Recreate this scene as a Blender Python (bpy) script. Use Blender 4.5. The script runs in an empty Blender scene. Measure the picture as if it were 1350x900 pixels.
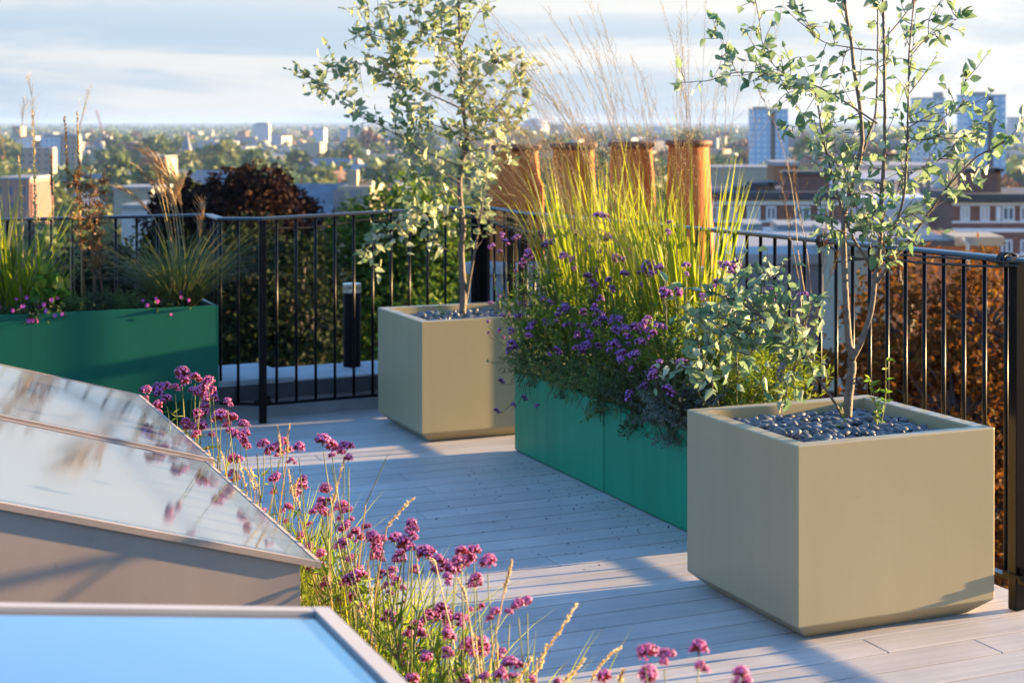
import bpy, math, random
import numpy as np
from mathutils import Vector, Matrix, noise as mnoise
R = math.radians
rng = np.random.default_rng(7)
random.seed(7)
sc = bpy.context.scene
col = sc.collection

# ------------------------------------------------------------------ camera numbers
F, PITCH, CX, CY, EYE = 2236.67, .0066, 836.28, 177.46, 1.6
TH = .4434
CT, ST = math.cos(TH), math.sin(TH)
UU = np.array([CT, ST, 0.]); VV = np.array([-ST, CT, 0.]); ZZ = np.array([0, 0, 1.])
def ray(px, py):
    x = (px - CX) / F; u = -(py - CY) / F
    cp, sp = math.cos(PITCH), math.sin(PITCH)
    r = np.array([x, cp + u * sp, -sp + u * cp])
    return r / r[1]
def at_y(px, py, y): return ray(px, py) * y + np.array([0, 0, EYE])
def at_z(px, py, z):
    r = ray(px, py); return r * ((z - EYE) / r[2]) + np.array([0, 0, EYE])
def at_u(px, py, u):
    r = ray(px, py); return r * (u / (r @ UU)) + np.array([0, 0, EYE])
def T(u, v, z=0.): return u * UU + v * VV + z * ZZ

# ------------------------------------------------------------------ mesh builder
class MB:
    def __init__(s): s.v = []; s.f = []; s.m = []; s.n = 0
    def add(s, vs, fs, m=0):
        vs = np.asarray(vs, float); k = s.n
        s.v.append(vs); s.f.extend([tuple(int(i) + k for i in f) for f in fs])
        s.m.extend([m] * len(fs)); s.n += len(vs); return s
    def box(s, lo, hi, m=0, X=None, Y=None, o=None):
        x0, y0, z0 = lo; x1, y1, z1 = hi
        c = np.array([[x0,y0,z0],[x1,y0,z0],[x1,y1,z0],[x0,y1,z0],[x0,y0,z1],[x1,y0,z1],[x1,y1,z1],[x0,y1,z1]], float)
        if X is not None:
            o = np.zeros(3) if o is None else np.asarray(o)
            c = o + c[:, :1] * X + c[:, 1:2] * Y + c[:, 2:] * ZZ
        return s.add(c, [(0,3,2,1),(4,5,6,7),(0,1,5,4),(1,2,6,5),(2,3,7,6),(3,0,4,7)], m)
    def ubox(s, u0, u1, v0, v1, z0, z1, m=0): return s.box((u0, v0, z0), (u1, v1, z1), m, UU, VV)
    def tube(s, pts, rad, n=5, m=0, cap=True):
        pts = np.asarray(pts, float); k = len(pts)
        rad = np.full(k, rad) if np.isscalar(rad) else np.asarray(rad, float)
        t = np.gradient(pts, axis=0); t /= np.linalg.norm(t, axis=1)[:, None] + 1e-12
        ref = np.array([0, 0, 1.]) if abs(t[0][2]) < .9 else np.array([1., 0, 0])
        a = np.cross(t, ref); bad = np.linalg.norm(a, axis=1) < 1e-3
        a[bad] = np.cross(t[bad], np.array([.3, .9, .1])); a /= np.linalg.norm(a, axis=1)[:, None]
        b = np.cross(t, a)
        an = np.arange(n) * 2 * math.pi / n
        vs = (pts[:, None] + rad[:, None, None] * (np.cos(an)[None, :, None] * a[:, None] + np.sin(an)[None, :, None] * b[:, None])).reshape(-1, 3)
        fs = []
        for i in range(k - 1):
            for j in range(n):
                j2 = (j + 1) % n
                fs.append((i*n+j, i*n+j2, (i+1)*n+j2, (i+1)*n+j))
        if cap: fs.append(tuple(range(n))[::-1]); fs.append(tuple((k-1)*n + j for j in range(n)))
        return s.add(vs, fs, m)
    def ribbon(s, pts, w, side, m=0):
        pts = np.asarray(pts, float); k = len(pts); w = np.asarray(w, float)
        side = np.asarray(side, float)
        vs = np.concatenate([pts - w[:, None] * side, pts + w[:, None] * side])
        return s.add(vs, [(i, k+i, k+i+1, i+1) for i in range(k-1)], m)
    def lathe(s, prof, o, n=32, m=0):
        an = np.arange(n) * 2 * math.pi / n; k = len(prof)
        vs = np.array([[o[0]+r*math.cos(a), o[1]+r*math.sin(a), o[2]+z] for r, z in prof for a in an])
        fs = [(i*n+j, i*n+(j+1)%n, (i+1)*n+(j+1)%n, (i+1)*n+j) for i in range(k-1) for j in range(n)]
        return s.add(vs, fs, m)
    def many(s, tv, tf, P, X, Y, Z, m=0):
        """copies of a small template, one per row of P with axes X,Y,Z (already scaled)"""
        tv = np.asarray(tv, float); N = len(P); k = len(tv)
        if N == 0: return s
        vs = P[:, None] + tv[None, :, :1] * X[:, None] + tv[None, :, 1:2] * Y[:, None] + tv[None, :, 2:] * Z[:, None]
        s.v.append(vs.reshape(-1, 3)); base = s.n
        for i in range(N):
            o = base + i * k
            s.f.extend([tuple(j + o for j in f) for f in tf])
        s.m.extend([m] * (N * len(tf))); s.n += N * k; return s
    def build(s, name, mats, parent=None, smooth=False, bevel=0, loc=None):
        if s.n == 0: return None
        me = bpy.data.meshes.new(name)
        vs = np.concatenate(s.v)
        if loc is not None: vs = vs - np.asarray(loc)
        elif parent is not None:
            p = parent; off = np.zeros(3)
            while p is not None: off = off + np.array(p.location); p = p.parent
            vs = vs - off
        me.from_pydata(vs.tolist(), [], s.f)
        mats = mats if isinstance(mats, (list, tuple)) else [mats]
        for q in mats: me.materials.append(q)
        if len(mats) > 1: me.polygons.foreach_set('material_index', s.m)
        if smooth: me.polygons.foreach_set('use_smooth', [True] * len(me.polygons))
        me.update()
        o = bpy.data.objects.new(name, me); col.objects.link(o)
        if parent is not None: o.parent = parent
        if loc is not None: o.location = [float(q) for q in loc]
        if bevel:
            b = o.modifiers.new('bevel', 'BEVEL'); b.width = bevel; b.segments = 2; b.limit_method = 'ANGLE'; b.angle_limit = R(30)
        return o
def tag(o, label=None, cat=None, group=None, kind=None):
    if label: o['label'] = label
    if cat: o['category'] = cat
    if group: o['group'] = group
    if kind: o['kind'] = kind
    return o
def empty(name, loc, label, cat, group=None):
    o = bpy.data.objects.new(name, None); col.objects.link(o); o.location = [float(q) for q in loc]
    o.empty_display_size = .1
    return tag(o, label, cat, group)
def copy_tree(o, parent=None):
    c = o.copy(); col.objects.link(c)
    if parent is not None: c.parent = parent
    for ch in list(o.children): copy_tree(ch, c)
    return c
def norm(a): return a / (np.linalg.norm(a, axis=-1, keepdims=True) + 1e-12)

# leaf templates: x along, y across, z up
OV_V = [(0,0,0),(.28,-.5,.10),(.3,0,-.03),(.28,.5,.10),(.66,-.36,.05),(.68,0,-.06),(.66,.36,.05),(1,0,-.14)]
OV_F = [(0,1,2),(0,2,3),(1,4,5,2),(2,5,6,3),(4,7,5),(5,7,6)]
DI_V = [(0,0,0),(.45,-.5,.1),(1,0,-.05),(.45,.5,.1)]
DI_F = [(0,1,2),(0,2,3)]
def leaves(mb, P, D, L, W, m=0, tmpl='ov', flat=.5):
    P = np.asarray(P, float); D = norm(np.asarray(D, float)); N = len(P)
    if N == 0: return
    n = rng.normal(size=(N, 3)) * flat + np.array([0, 0, 1.]) * (1 - flat)
    Y = norm(np.cross(n, D)); Z = np.cross(D, Y)
    L = np.broadcast_to(np.asarray(L, float), (N,))[:, None]; W = np.broadcast_to(np.asarray(W, float), (N,))[:, None]
    tv, tf = (OV_V, OV_F) if tmpl == 'ov' else (DI_V, DI_F)
    mb.many(tv, tf, P, D * L, Y * W, Z * L, m)
def curve(pts, n=12):
    """smooth resample of a polyline (Catmull-Rom)"""
    p = np.asarray(pts, float)
    if len(p) < 3:
        t = np.linspace(0, 1, n)[:, None]; return p[0] * (1 - t) + p[-1] * t
    q = np.vstack([2*p[0]-p[1], p, 2*p[-1]-p[-2]]); out = []
    ts = np.linspace(0, len(p) - 1 - 1e-6, n)
    for t in ts:
        i = int(t); f = t - i; a, b, c, d = q[i:i+4]
        out.append(.5 * ((2*b) + (c-a)*f + (2*a-5*b+4*c-d)*f*f + (3*b-a-3*c+d)*f**3))
    return np.array(out)

# ------------------------------------------------------------------ materials
def mat(name, c, rough=.6, var=.12, scale=6., metallic=0., spec=.5, bump=0., island=0., c2=None, coat=0., stretch=None, detail=4., streak=0.):
    m = bpy.data.materials.new(name); m.use_nodes = True
    nt = m.node_tree; N = nt.nodes; L = nt.links
    b = N['Principled BSDF']
    b.inputs['Roughness'].default_value = rough; b.inputs['Metallic'].default_value = metallic
    b.inputs['Specular IOR Level'].default_value = spec
    if coat: b.inputs['Coat Weight'].default_value = coat; b.inputs['Coat Roughness'].default_value = .15
    tc = N.new('ShaderNodeTexCoord'); no = N.new('ShaderNodeTexNoise')
    no.inputs['Scale'].default_value = scale; no.inputs['Detail'].default_value = detail
    if stretch:
        mp = N.new('ShaderNodeMapping'); mp.inputs['Scale'].default_value = stretch
        L.new(tc.outputs['Object'], mp.inputs['Vector']); L.new(mp.outputs['Vector'], no.inputs['Vector'])
    else: L.new(tc.outputs['Object'], no.inputs['Vector'])
    c2 = c2 or tuple(x * (1 - var * 2) for x in c)
    ra = N.new('ShaderNodeValToRGB'); ra.color_ramp.elements[0].position = .3; ra.color_ramp.elements[1].position = .7
    ra.color_ramp.elements[0].color = (*c2, 1); ra.color_ramp.elements[1].color = (*c, 1)
    L.new(no.outputs['Fac'], ra.inputs['Fac']); out = ra.outputs['Color']
    if island:
        g = N.new('ShaderNodeNewGeometry'); mr = N.new('ShaderNodeMapRange')
        mr.inputs['To Min'].default_value = 1 - island; mr.inputs['To Max'].default_value = 1 + island
        L.new(g.outputs['Random Per Island'], mr.inputs['Value'])
        mx = N.new('ShaderNodeVectorMath'); mx.operation = 'SCALE'
        L.new(out, mx.inputs[0]); L.new(mr.outputs['Result'], mx.inputs['Scale']); out = mx.outputs['Vector']
    if streak:
        m3 = N.new('ShaderNodeMapping'); m3.inputs['Scale'].default_value = (11, 11, .8); n3 = N.new('ShaderNodeTexNoise'); n3.inputs['Scale'].default_value = 1.; n3.inputs['Detail'].default_value = 5
        L.new(tc.outputs['Object'], m3.inputs['Vector']); L.new(m3.outputs['Vector'], n3.inputs['Vector'])
        n4 = N.new('ShaderNodeTexNoise'); n4.inputs['Scale'].default_value = 38; n4.inputs['Detail'].default_value = 3; L.new(tc.outputs['Object'], n4.inputs['Vector'])
        r3 = N.new('ShaderNodeMapRange'); r3.inputs['From Min'].default_value = .35; r3.inputs['From Max'].default_value = .7; r3.inputs['To Min'].default_value = 1 + streak * .4; r3.inputs['To Max'].default_value = 1 - streak; L.new(n3.outputs['Fac'], r3.inputs['Value'])
        r4 = N.new('ShaderNodeMapRange'); r4.inputs['From Min'].default_value = .66; r4.inputs['From Max'].default_value = .78; r4.inputs['To Min'].default_value = 1; r4.inputs['To Max'].default_value = 1 - streak * 2.2; L.new(n4.outputs['Fac'], r4.inputs['Value'])
        mm = N.new('ShaderNodeMath'); mm.operation = 'MULTIPLY'; L.new(r3.outputs[0], mm.inputs[0]); L.new(r4.outputs[0], mm.inputs[1])
        s3 = N.new('ShaderNodeVectorMath'); s3.operation = 'SCALE'; L.new(out, s3.inputs[0]); L.new(mm.outputs[0], s3.inputs['Scale']); out = s3.outputs['Vector']
        rr = N.new('ShaderNodeMapRange'); rr.inputs['To Min'].default_value = rough - .08; rr.inputs['To Max'].default_value = rough + .12; L.new(n3.outputs['Fac'], rr.inputs['Value']); L.new(rr.outputs[0], b.inputs['Roughness'])
        bq = N.new('ShaderNodeBump'); bq.inputs['Strength'].default_value = .035; bq.inputs['Distance'].default_value = .02; L.new(no.outputs['Fac'], bq.inputs['Height']); L.new(bq.outputs['Normal'], b.inputs['Normal'])
    L.new(out, b.inputs['Base Color'])
    if bump:
        bp = N.new('ShaderNodeBump'); bp.inputs['Strength'].default_value = bump; bp.inputs['Distance'].default_value = .01
        L.new(no.outputs['Fac'], bp.inputs['Height']); L.new(bp.outputs['Normal'], b.inputs['Normal'])
    return m
def leafmat(name, cols, trans=.4, tc=None, rough=.5, spec=.4):
    """foliage: colour picked per leaf, light shines through"""
    m = bpy.data.materials.new(name); m.use_nodes = True
    nt = m.node_tree; N = nt.nodes; L = nt.links
    b = N['Principled BSDF']; b.inputs['Roughness'].default_value = rough; b.inputs['Specular IOR Level'].default_value = spec
    g = N.new('ShaderNodeNewGeometry'); ra = N.new('ShaderNodeValToRGB')
    e = ra.color_ramp.elements
    for i, c in enumerate(cols):
        q = e[i] if i < 2 else e.new(.5)
        q.color = (*c, 1)
    for i, q in enumerate(ra.color_ramp.elements): q.position = i / (len(cols) - 1)
    for i, c in enumerate(cols): ra.color_ramp.elements[i].color = (*c, 1)
    L.new(g.outputs['Random Per Island'], ra.inputs['Fac']); L.new(ra.outputs['Color'], b.inputs['Base Color'])
    t = N.new('ShaderNodeBsdfTranslucent')
    if tc: t.inputs['Color'].default_value = (*tc, 1)
    else: L.new(ra.outputs['Color'], t.inputs['Color'])
    mx = N.new('ShaderNodeMixShader'); mx.inputs['Fac'].default_value = trans
    L.new(b.outputs[0], mx.inputs[1]); L.new(t.outputs[0], mx.inputs[2])
    L.new(mx.outputs[0], N['Material Output'].inputs['Surface'])
    return m
M = {}
M['beige'] = mat('beige_powder_coat', (.375,.31,.175), .36, .03, 1.6, spec=.45, detail=3, streak=.04)
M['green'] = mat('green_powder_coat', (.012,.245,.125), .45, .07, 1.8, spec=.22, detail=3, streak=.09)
M['darkgreen'] = mat('dark_green_powder_coat', (.007,.115,.065), .42, .06, 1.8, spec=.2, detail=3, streak=.09)  # darker copy of the trough green, standing in for shade on the left trough
M['black'] = mat('black_rail_paint', (.004,.004,.005), .3, .1, 20, spec=.13)
M['blacktop'] = mat('handrail_paint', (.03,.032,.036), .3, .1, 20, spec=.6)
M['cable'] = mat('cable_rubber', (.012,.012,.013), .5)
M['mattblack'] = mat('matt_black_paint', (.006,.006,.007), .65, .1, 20, spec=.08)
M['darktree'] = leafmat('dark_green_leaf', [(.006,.011,.005),(.018,.030,.010),(.010,.017,.007)], .2, rough=.7, spec=.08)  # near black, so the shade under the beech sits in the leaf colour
M['pebble'] = mat('slate_pebble', (.115,.125,.14), .5, .15, 30, island=.55, spec=.4)
M['soil'] = mat('soil', (.045,.032,.022), .95, .3, 40, bump=.8)
M['gravel'] = mat('gravel_mulch', (.16,.16,.17), .8, .3, 120, bump=.8)
M['bark'] = mat('grey_brown_bark', (.17,.135,.105), .8, .25, 60, bump=.6)
M['barkdark'] = mat('dark_twig_bark', (.075,.05,.04), .75, .2, 60, bump=.4)
M['stone'] = mat('grey_coping', (.36,.37,.38), .75, .12, 5, bump=.2)
M['wallgrey'] = mat('grey_render', (.30,.30,.31), .8, .1, 4)
M['lead'] = mat('lead_flashing', (.05,.052,.058), .5, .15, 8)
M['terracotta'] = mat('terracotta', (.50,.15,.032), .7, .12, 4, c2=(.42,.115,.026), spec=.15, detail=5, bump=.04)
M['terradark'] = mat('sooty_terracotta', (.20,.075,.035), .7, .2, 6, c2=(.11,.05,.03))
M['frame'] = mat('taupe_frame', (.36,.275,.22), .5, .05, 3, streak=.07)
M['framelight'] = mat('pale_frame', (.38,.35,.325), .45, .05, 5)
M['steel'] = mat('vent_steel', (.55,.52,.44), .35, .1, 15, metallic=.8)
M['foliage_eleagnus'] = leafmat('silver_leaf', [(.13,.21,.08),(.36,.40,.20),(.21,.29,.13),(.54,.54,.38)], .45, rough=.42, spec=.5)
M['foliage_eleagnus_green'] = leafmat('silver_green_leaf', [(.09,.19,.08),(.26,.36,.17),(.17,.27,.15),(.44,.49,.34)], .42, rough=.42, spec=.5)
M['molinia'] = leafmat('grass_blade', [(.17,.25,.012),(.35,.38,.02),(.24,.31,.02),(.42,.38,.035)], .62)
M['straw'] = leafmat('straw_stalk', [(.42,.28,.10),(.55,.42,.20),(.36,.22,.09)], .3)
M['seed'] = leafmat('pale_seed_head', [(.56,.42,.20),(.66,.54,.32),(.46,.30,.12)], .45)
M['plume'] = leafmat('feather_plume', [(.46,.31,.14),(.58,.43,.25)], .5)
M['brownseed'] = leafmat('brown_seed_head', [(.16,.07,.03),(.26,.13,.05),(.20,.16,.05)], .35)
M['vstem'] = leafmat('wiry_green_stem', [(.11,.15,.03),(.18,.19,.05)], .2)
M['vstemdark'] = leafmat('dark_wiry_stem', [(.06,.07,.025),(.10,.09,.04)], .2)
M['vleaf'] = leafmat('narrow_green_leaf', [(.09,.18,.02),(.22,.30,.035),(.15,.22,.03)], .5)
M['petal'] = leafmat('magenta_petal', [(.46,.07,.26),(.66,.22,.46),(.40,.07,.34),(.74,.36,.58)], .35)
M['calyx'] = leafmat('red_purple_calyx', [(.26,.03,.055),(.38,.07,.10),(.30,.08,.04)], .3)
M['petalblue'] = leafmat('violet_petal', [(.30,.10,.46),(.48,.22,.60),(.42,.12,.40),(.54,.30,.60)], .35)
M['calyxdark'] = leafmat('dark_plum_calyx', [(.10,.025,.06),(.17,.05,.09)], .25)
M['catmint'] = leafmat('grey_green_leaf', [(.09,.15,.04),(.18,.25,.07),(.13,.19,.06)], .45)
M['thyme'] = leafmat('dark_herb_leaf', [(.035,.065,.025),(.08,.11,.035),(.06,.09,.04)], .35)
M['greyherb'] = leafmat('blue_grey_leaf', [(.10,.13,.11),(.16,.19,.16),(.13,.16,.14)], .3)
M['sunleaf'] = leafmat('yellow_green_leaf', [(.16,.25,.02),(.30,.34,.03),(.22,.30,.02)], .55)
M['broadleaf'] = leafmat('bright_broad_leaf', [(.10,.22,.03),(.17,.30,.04),(.32,.30,.03)], .5)
M['geranium'] = leafmat('pink_petal', [(.55,.07,.33),(.65,.14,.45)], .35)
M['copper'] = leafmat('copper_leaf', [(.009,.005,.005),(.028,.011,.008),(.016,.007,.006),(.05,.022,.011)], .2, rough=.7, spec=.1)
M['greentree'] = leafmat('green_leaf', [(.025,.06,.010),(.09,.16,.018),(.05,.10,.014),(.17,.23,.025)], .4, rough=.6, spec=.15)
M['autumn'] = leafmat('autumn_leaf', [(.10,.036,.010),(.17,.065,.011),(.10,.036,.010),(.21,.11,.016)], .4, rough=.7, spec=.1)
M['bluegrass'] = leafmat('tussock_blade', [(.07,.11,.025),(.15,.18,.04),(.11,.14,.04),(.30,.24,.09)], .45)

def glass():
    m = bpy.data.materials.new('solar_glass'); m.use_nodes = True
    b = m.node_tree.nodes['Principled BSDF']
    b.inputs['Base Color'].default_value = (.40,.43,.47,1); b.inputs['Metallic'].default_value = 1
    N = m.node_tree.nodes; L = m.node_tree.links
    tc = N.new('ShaderNodeTexCoord'); no = N.new('ShaderNodeTexNoise'); no.inputs['Scale'].default_value = 1.3; no.inputs['Detail'].default_value = 3
    L.new(tc.outputs['Object'], no.inputs['Vector'])
    mr = N.new('ShaderNodeMapRange'); mr.inputs['To Min'].default_value = .02; mr.inputs['To Max'].default_value = .13
    L.new(no.outputs['Fac'], mr.inputs['Value']); L.new(mr.outputs['Result'], b.inputs['Roughness'])
    # dusty milky film; its whiteness is mixed in to lighten dark reflections
    df = N.new('ShaderNodeBsdfDiffuse'); df.inputs['Color'].default_value = (.45,.47,.50,1)
    m2 = N.new('ShaderNodeMapRange'); m2.inputs['From Min'].default_value = .3; m2.inputs['From Max'].default_value = .7; m2.inputs['To Min'].default_value = .05; m2.inputs['To Max'].default_value = .11; L.new(no.outputs['Fac'], m2.inputs['Value'])
    mx = N.new('ShaderNodeMixShader'); L.new(m2.outputs[0], mx.inputs['Fac']); L.new(b.outputs[0], mx.inputs[1]); L.new(df.outputs[0], mx.inputs[2]); L.new(mx.outputs[0], N['Material Output'].inputs['Surface'])
    return m
M['glass'] = glass()
M['glassedge'] = mat('dark_glass_border', (.36,.40,.44), .12, .03, 3, metallic=.9)
M['pane'] = mat('window_pane', (.10,.13,.17), .08, .1, 3, spec=.8)

def deckmat():
    m = bpy.data.materials.new('weathered_decking'); m.use_nodes = True
    nt = m.node_tree; N = nt.nodes; L = nt.links; b = N['Principled BSDF']
    tc = N.new('ShaderNodeTexCoord'); mp = N.new('ShaderNodeMapping'); mp.vector_type = 'POINT'
    mp.inputs['Rotation'].default_value = (0, 0, -TH); mp.inputs['Scale'].default_value = (1, 1, 1)
    L.new(tc.outputs['Object'], mp.inputs['Vector'])
    mp2 = N.new('ShaderNodeMapping'); mp2.inputs['Scale'].default_value = (2.2, 46, 2)
    L.new(mp.outputs[0], mp2.inputs['Vector'])
    g = N.new('ShaderNodeNewGeometry')
    ad = N.new('ShaderNodeVectorMath'); ad.operation = 'ADD'
    sc_ = N.new('ShaderNodeVectorMath'); sc_.operation = 'SCALE'; sc_.inputs[0].default_value = (37, 11, 5)
    L.new(g.outputs['Random Per Island'], sc_.inputs['Scale']); L.new(mp2.outputs[0], ad.inputs[0]); L.new(sc_.outputs[0], ad.inputs[1])
    no = N.new('ShaderNodeTexNoise'); no.inputs['Scale'].default_value = 1.; no.inputs['Detail'].default_value = 7; no.inputs['Roughness'].default_value = .65
    L.new(ad.outputs[0], no.inputs['Vector'])
    ra = N.new('ShaderNodeValToRGB'); e = ra.color_ramp.elements
    e[0].position = .28; e[0].color = (.43,.395,.36,1); e[1].position = .72; e[1].color = (.565,.52,.475,1)
    L.new(no.outputs['Fac'], ra.inputs['Fac'])
    mr = N.new('ShaderNodeMapRange'); mr.inputs['To Min'].default_value = .93; mr.inputs['To Max'].default_value = 1.05
    L.new(g.outputs['Random Per Island'], mr.inputs['Value'])
    # blotchy weathering and dirt
    n2 = N.new('ShaderNodeTexNoise'); n2.inputs['Scale'].default_value = 2.6; n2.inputs['Detail'].default_value = 5
    L.new(mp.outputs[0], n2.inputs['Vector'])
    m2 = N.new('ShaderNodeMapRange'); m2.inputs['From Min'].default_value = .3; m2.inputs['From Max'].default_value = .7; m2.inputs['To Min'].default_value = .86; m2.inputs['To Max'].default_value = 1.08
    L.new(n2.outputs['Fac'], m2.inputs['Value'])
    mu = N.new('ShaderNodeMath'); mu.operation = 'MULTIPLY'; L.new(mr.outputs[0], mu.inputs[0]); L.new(m2.outputs[0], mu.inputs[1])
    s2 = N.new('ShaderNodeVectorMath'); s2.operation = 'SCALE'; L.new(ra.outputs[0], s2.inputs[0]); L.new(mu.outputs[0], s2.inputs['Scale'])
    L.new(s2.outputs[0], b.inputs['Base Color'])
    b.inputs['Roughness'].default_value = .55; b.inputs['Specular IOR Level'].default_value = .45
    bp = N.new('ShaderNodeBump'); bp.inputs['Strength'].default_value = .25; bp.inputs['Distance'].default_value = .004
    L.new(no.outputs['Fac'], bp.inputs['Height']); L.new(bp.outputs[0], b.inputs['Normal'])
    return m
M['deck'] = deckmat()

# ------------------------------------------------------------------ terrace
def build_deck():
    mb = MB(); w = .150; gap = .009
    v = 1.6; k = 0
    while v < 9.9:
        u = 1.30 - rng.random() * 1.5 if k % 3 else 1.3 - .8
        ends = []
        while u < 4.6:
            ln = 1.6 + rng.random() * 2.2
            u0, u1 = max(u, 1.62), min(u + ln, 3.66)
            if u1 - u0 > .02:
                mb.ubox(u0 + .002, u1 - .002, v + gap / 2, v + w - gap / 2, -.028, 0)
            u += ln
        v += w; k += 1
    o = mb.build('deck', M['deck'], bevel=.002); tag(o, kind='structure')
    # what the boards lie on, and the block of flats under the terrace
    mb = MB(); mb.ubox(-3, 3.66, 1.0, 9.9, -.10, -.045)
    tag(mb.build('deck_underlay', M['lead']), kind='structure')
    mb = MB(); mb.ubox(-9, 3.62, -6, 10.0, -30, -.11)
    tag(mb.build('terrace_building', mat('terrace_brick', (.22,.12,.08), .85, .2, 3)), 'brick building under the roof terrace, dark beyond the railing', 'building')
build_deck()
mb = MB(); n = 210; du = rng.exponential(.28, n); P = np.array([T(3.0 - min(d, 1.3), rng.uniform(5.7, 7.5) - d*.3, .004) for d in du]); leaves(mb, P, rng.normal(size=(n, 3)) * np.array([1, 1, .12]), rng.uniform(.006, .018, n), rng.uniform(.003, .009, n), 0, 'di', .15)
tag(mb.build('fallen_petals', mat('dry_litter', (.05,.04,.045), .9, .3, 60)), 'dark specks of fallen petals and leaves on the shaded deck before the green troughs', 'litter', kind='stuff')

def planter(N, name, label):
    """square powder coated box with a chamfered foot; N = nearest corner (x, y)"""
    s, h, hb, ins, rim, th = .7436, .612, .054, .062, .052, .0
    c = np.array([N[0], N[1], 0.]) + .5 * s * (UU + VV)
    e = empty(name, c, label, 'planter', 'square beige planters')
    def ring(half, z): return [c + a * half * UU + b * half * VV + np.array([0, 0, z]) for a, b in ((-1,-1),(1,-1),(1,1),(-1,1))]
    mb = MB(); H = s / 2
    rings = [ring(H - ins, 0.001), ring(H, hb), ring(H, h), ring(H - rim, h), ring(H - rim - .002, h - .085), ]
    vs = np.concatenate([np.array(r) for r in rings]); fs = [(3,2,1,0)]
    for i in range(len(rings) - 1):
        for j in range(4):
            j2 = (j + 1) % 4; fs.append((i*4+j, i*4+j2, (i+1)*4+j2, (i+1)*4+j))
    mb.add(vs, fs)
    mb.build('planter_body', M['beige'], e, bevel=.004)
    mb = MB(); q = H - rim + .001
    mb.add([c + a*q*UU + b*q*VV + np.array([0,0,h-.075]) for a,b in ((-1,-1),(1,-1),(1,1),(-1,1))], [(0,1,2,3)])
    mb.build('soil', M['soil'], e)
    return c, h
def ico(sub=2):
    import bmesh
    bm = bmesh.new(); bmesh.ops.create_icosphere(bm, subdivisions=sub, radius=1)
    v = np.array([x.co[:] for x in bm.verts]); f = [tuple(q.index for q in p.verts) for p in bm.faces]; bm.free(); return v, f
ICO_V, ICO_F = ico(2)
def pebbles(c, top, label):
    mb = MB(); P = []; q = .7436/2 - .052 - .012
    for layer, (n, z) in enumerate(((290, -.052), (270, -.040), (170, -.030))):
        lim = q * (1, .96, .72)[layer]
        g = int(math.sqrt(n)) + 1
        for i in range(g):
            for j in range(g):
                a = (-1 + 2 * (i + .5 + rng.uniform(-.4, .4)) / g) * lim; b = (-1 + 2 * (j + .5 + rng.uniform(-.4, .4)) / g) * lim
                P.append(c + a * UU + b * VV + np.array([0, 0, top + z + rng.uniform(-.006, .006)]))
    P = np.array(P); n = len(P)
    D = rng.normal(size=(n, 3)); D[:, 2] *= .35; D = norm(D); Y = norm(np.cross(np.array([0, 0, 1.]) + rng.normal(size=(n, 3)) * .25, D)); Z = np.cross(D, Y)
    a = rng.uniform(.013, .029, n)[:, None]
    mb.many(ICO_V, ICO_F, P, D * a, Y * a * rng.uniform(.65, .9, n)[:, None], Z * a * rng.uniform(.32, .52, n)[:, None])
    tag(mb.build('pebbles', M['pebble'], smooth=True), label, 'pebbles', kind='stuff')
cR, hP = planter((.5008, 5.191), 'square_planter', 'large beige planter nearest the viewer, holding the tall sparse tree')
cL, _ = planter((-1.0602, 8.4429), 'square_planter', 'smaller looking beige planter at the far end of the deck, holding the dense silvery tree')
pebbles(cR, hP, 'dark slate pebbles filling the near beige planter'); pebbles(cL, hP, 'dark slate pebbles filling the far beige planter')

def trough(u0, u1, v0, v1, h, foot, ins, m, name, label, soil_drop=.05):
    e = empty(name, T((u0+u1)/2, (v0+v1)/2, 0), label, 'planter', 'green trough planters'); rim = .022
    def ring(d, z): return [T(u0+d, v0+d, z), T(u1-d, v0+d, z), T(u1-d, v1-d, z), T(u0+d, v1-d, z)]
    rings = [ring(ins, .001), ring(0, foot), ring(0, h), ring(rim, h), ring(rim, h - .09)]
    fs = [(3,2,1,0)]
    for i in range(4):
        for j in range(4):
            j2 = (j+1) % 4; fs.append((i*4+j, i*4+j2, (i+1)*4+j2, (i+1)*4+j))
    mb = MB(); mb.add(np.concatenate([np.array(r) for r in rings]), fs); mb.build('planter_body', m, e, bevel=.003)
    mb = MB(); mb.add(ring(rim - .001, h - soil_drop), [(0,1,2,3)]); mb.build('soil', M['gravel'], e)
    return e
GU0, GU1, GV1, GVm, GV0, GH = 3.021, 3.40, 7.722, 6.668, 5.62, .398
trough(GU0, GU1, GVm + .004, GV1, GH, .012, .012, M['green'], 'trough_planter', 'green trough planter beside the far beige planter, violet flowers hanging over it')
trough(GU0, GU1, GV0, GVm - .004, GH, .012, .012, M['green'], 'trough_planter', 'green trough planter beside the near beige planter, with grey herbs spilling over')
LU0, LU1, LV0, LV1, LH = -1.6, 1.857, 9.024, 9.44, .64
trough(LU0, LU1, LV0, LV1, LH, .15, .15, M['darkgreen'], 'trough_planter', 'long dark green trough planter at the left, behind the glass rooflights')

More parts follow.
